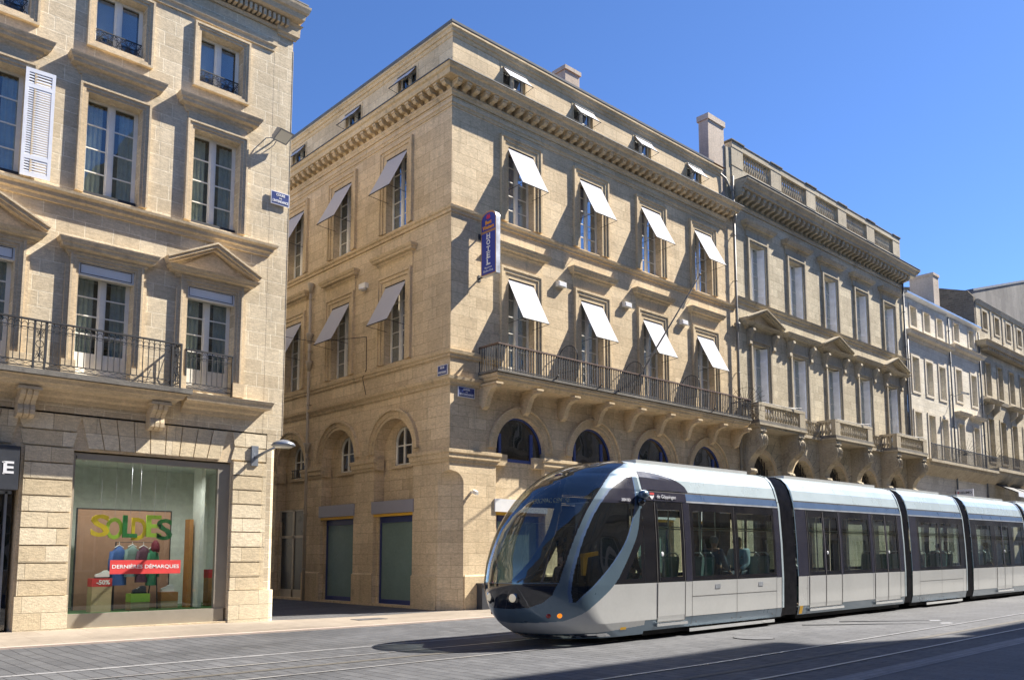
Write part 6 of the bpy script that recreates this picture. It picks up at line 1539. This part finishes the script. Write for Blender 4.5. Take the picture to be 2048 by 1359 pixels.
garment(7.12, 1.02, 1.96, .42, 'c_blue', 'blue jacket hanging at the left end of the clothes rack'); garment(7.43, 1.22, 1.98, .34, 'c_teal', 'pale teal top hanging second on the clothes rack')
garment(7.70, 1.08, 1.96, .36, 'c_plum', 'dark plum patterned shirt hanging near the middle of the clothes rack'); garment(7.92, 1.0, 1.93, .26, 'c_grn', 'green jacket hanging at the right end of the clothes rack')
disp('cap', MB().lathe([(.10, 0), (.11, .1), (.09, .22), (.03, .3)], (0, 0, 0), 12), 'c_bur', (7.98, 21.70, 1.82), 'burgundy cloth hanging on the right corner of the clothes rack', 'clothing', None, True)
disp('board_post', MB().box(-.05, .05, -.15, .15, 0, 2.25).box(.052, .056, -.12, .12, .1, 2.2), 'c_obox', (8.90, 21.9, .42), 'narrow brown upright board beside the display in the shop window', 'board')
t = thing('wall_notice', 'small grey green notice on the pale wall at the right of the shop window', 'notice', (9.50, 21.5, 2.1)); sub('plate', MB().box(-.09, .09, -.02, 0, 0, .32), M['fascia'], t); lettering('S', .2, M['c_lime'], t, (0, -.024, .16), 0, wid=.07, ht=.13)
for i, x in enumerate((6.0, 6.95, 8.0, 8.95)):
    o = tag(obj('spotlight', MB().lathe([(.03, .12), (.05, .1), (.06, 0)], (0, 0, 0), 10), M['c_white'], None, (x, 20.95, 3.9)), ('leftmost', 'second', 'third', 'rightmost')[i] + ' small white spotlight on the ceiling of the shop window', 'spotlight', 'spotlights of the shop window')
    sub('lens', MB().lathe([(.045, -.004), (.045, 0)], (0, 0, 0), 10), M['lens'], o)
# shop sign of the left neighbour
t = thing('shop_sign', 'charcoal shop sign with a white letter E cut off at the left edge', 'sign', (3.6, Y0 - .08, 3.12)); sub('panel', MB().box(-1.6, .93, -.12, .2, 0, .93), M['charc'], t)
for s_, x in (('E', .72), ('R', .36), ('I', .08)): lettering(s_, .3, M['navyW'], t, (x, -.124, .45), 0, wid=.20 if s_ != 'I' else .08, ht=.26, bold=.008)
sub('serif', MB().box(.62, .66, -.128, -.12, .32, .345).box(.60, .66, -.128, -.12, .56, .58), M['navyW'], t)

# ================================================================= one mesh, one piece: far-apart pieces of a part become parts of their own
def pieces(me):
    nv = len(me.vertices)
    if nv == 0 or len(me.polygons) == 0: return None
    co = np.empty(nv * 3); me.vertices.foreach_get('co', co); co = co.reshape(-1, 3)
    par = list(range(nv))
    def fd(a):
        while par[a] != a: par[a] = par[par[a]]; a = par[a]
        return a
    key = {}
    for i, c in enumerate(np.round(co, 4)):
        k = (c[0], c[1], c[2]); j = key.setdefault(k, i)
        if j != i: par[fd(i)] = fd(j)
    for p in me.polygons:
        v = p.vertices; r = fd(v[0])
        for q in v[1:]:
            s = fd(q)
            if s != r: par[s] = r
    root = np.array([fd(i) for i in range(nv)]); u, isl = np.unique(root, return_inverse=True); k = len(u)
    if k < 2 or k > 2500: return None
    lo = np.full((k, 3), 1e9); hi = -lo; np.minimum.at(lo, isl, co); np.maximum.at(hi, isl, co); size = (hi - lo).max(1)
    gap = np.maximum(0, np.maximum(lo[:, None] - hi[None], lo[None] - hi[:, None]))
    near = np.sqrt((gap ** 2).sum(2)) <= np.maximum(.02, .5 * np.maximum(size[:, None], size[None]))
    lab = -np.ones(k, int); n = 0
    for i in range(k):
        if lab[i] >= 0: continue
        st = [i]; lab[i] = n
        while st:
            a = st.pop()
            for b in np.nonzero(near[a] & (lab < 0))[0]: lab[b] = n; st.append(b)
        n += 1
    if n < 2 or n > 100: return None
    pc = lab[isl]; out = []
    groups = [[] for _ in range(n)]
    for p in me.polygons: groups[pc[p.vertices[0]]].append(tuple(p.vertices))
    sm_ = me.polygons[0].use_smooth
    for g in groups:
        ids = sorted({v for f in g for v in f}); mp_ = {v: i for i, v in enumerate(ids)}
        m2 = bpy.data.meshes.new(me.name); m2.from_pydata([tuple(co[v]) for v in ids], [], [tuple(mp_[v] for v in f) for f in g])
        for mt in me.materials: m2.materials.append(mt)
        m2.polygons.foreach_set('use_smooth', [sm_] * len(m2.polygons)); m2.update(); out.append(m2)
    return out
CACHE = {}
for o in list(C.objects):
    if o.type != 'MESH' or o.parent is None or o.name.split('.')[0] in ('jacket', 'trousers', 'hair', 'windshield', 'cab_window', 'side_glass', 'quarter_window', 'nose_shell', 'nose_panel', 'nose_skirt', 'lettering', 'destination_display'): continue
    me = o.data
    if me.name not in CACHE: CACHE[me.name] = pieces(me)
    ps = CACHE[me.name]
    if not ps: continue
    o.data = ps[0]
    for m2 in ps[1:]:
        c = bpy.data.objects.new(o.name.split('.')[0], m2); C.objects.link(c); c.parent = o.parent; c.location = o.location; c.rotation_euler = o.rotation_euler; c.matrix_parent_inverse = o.matrix_parent_inverse
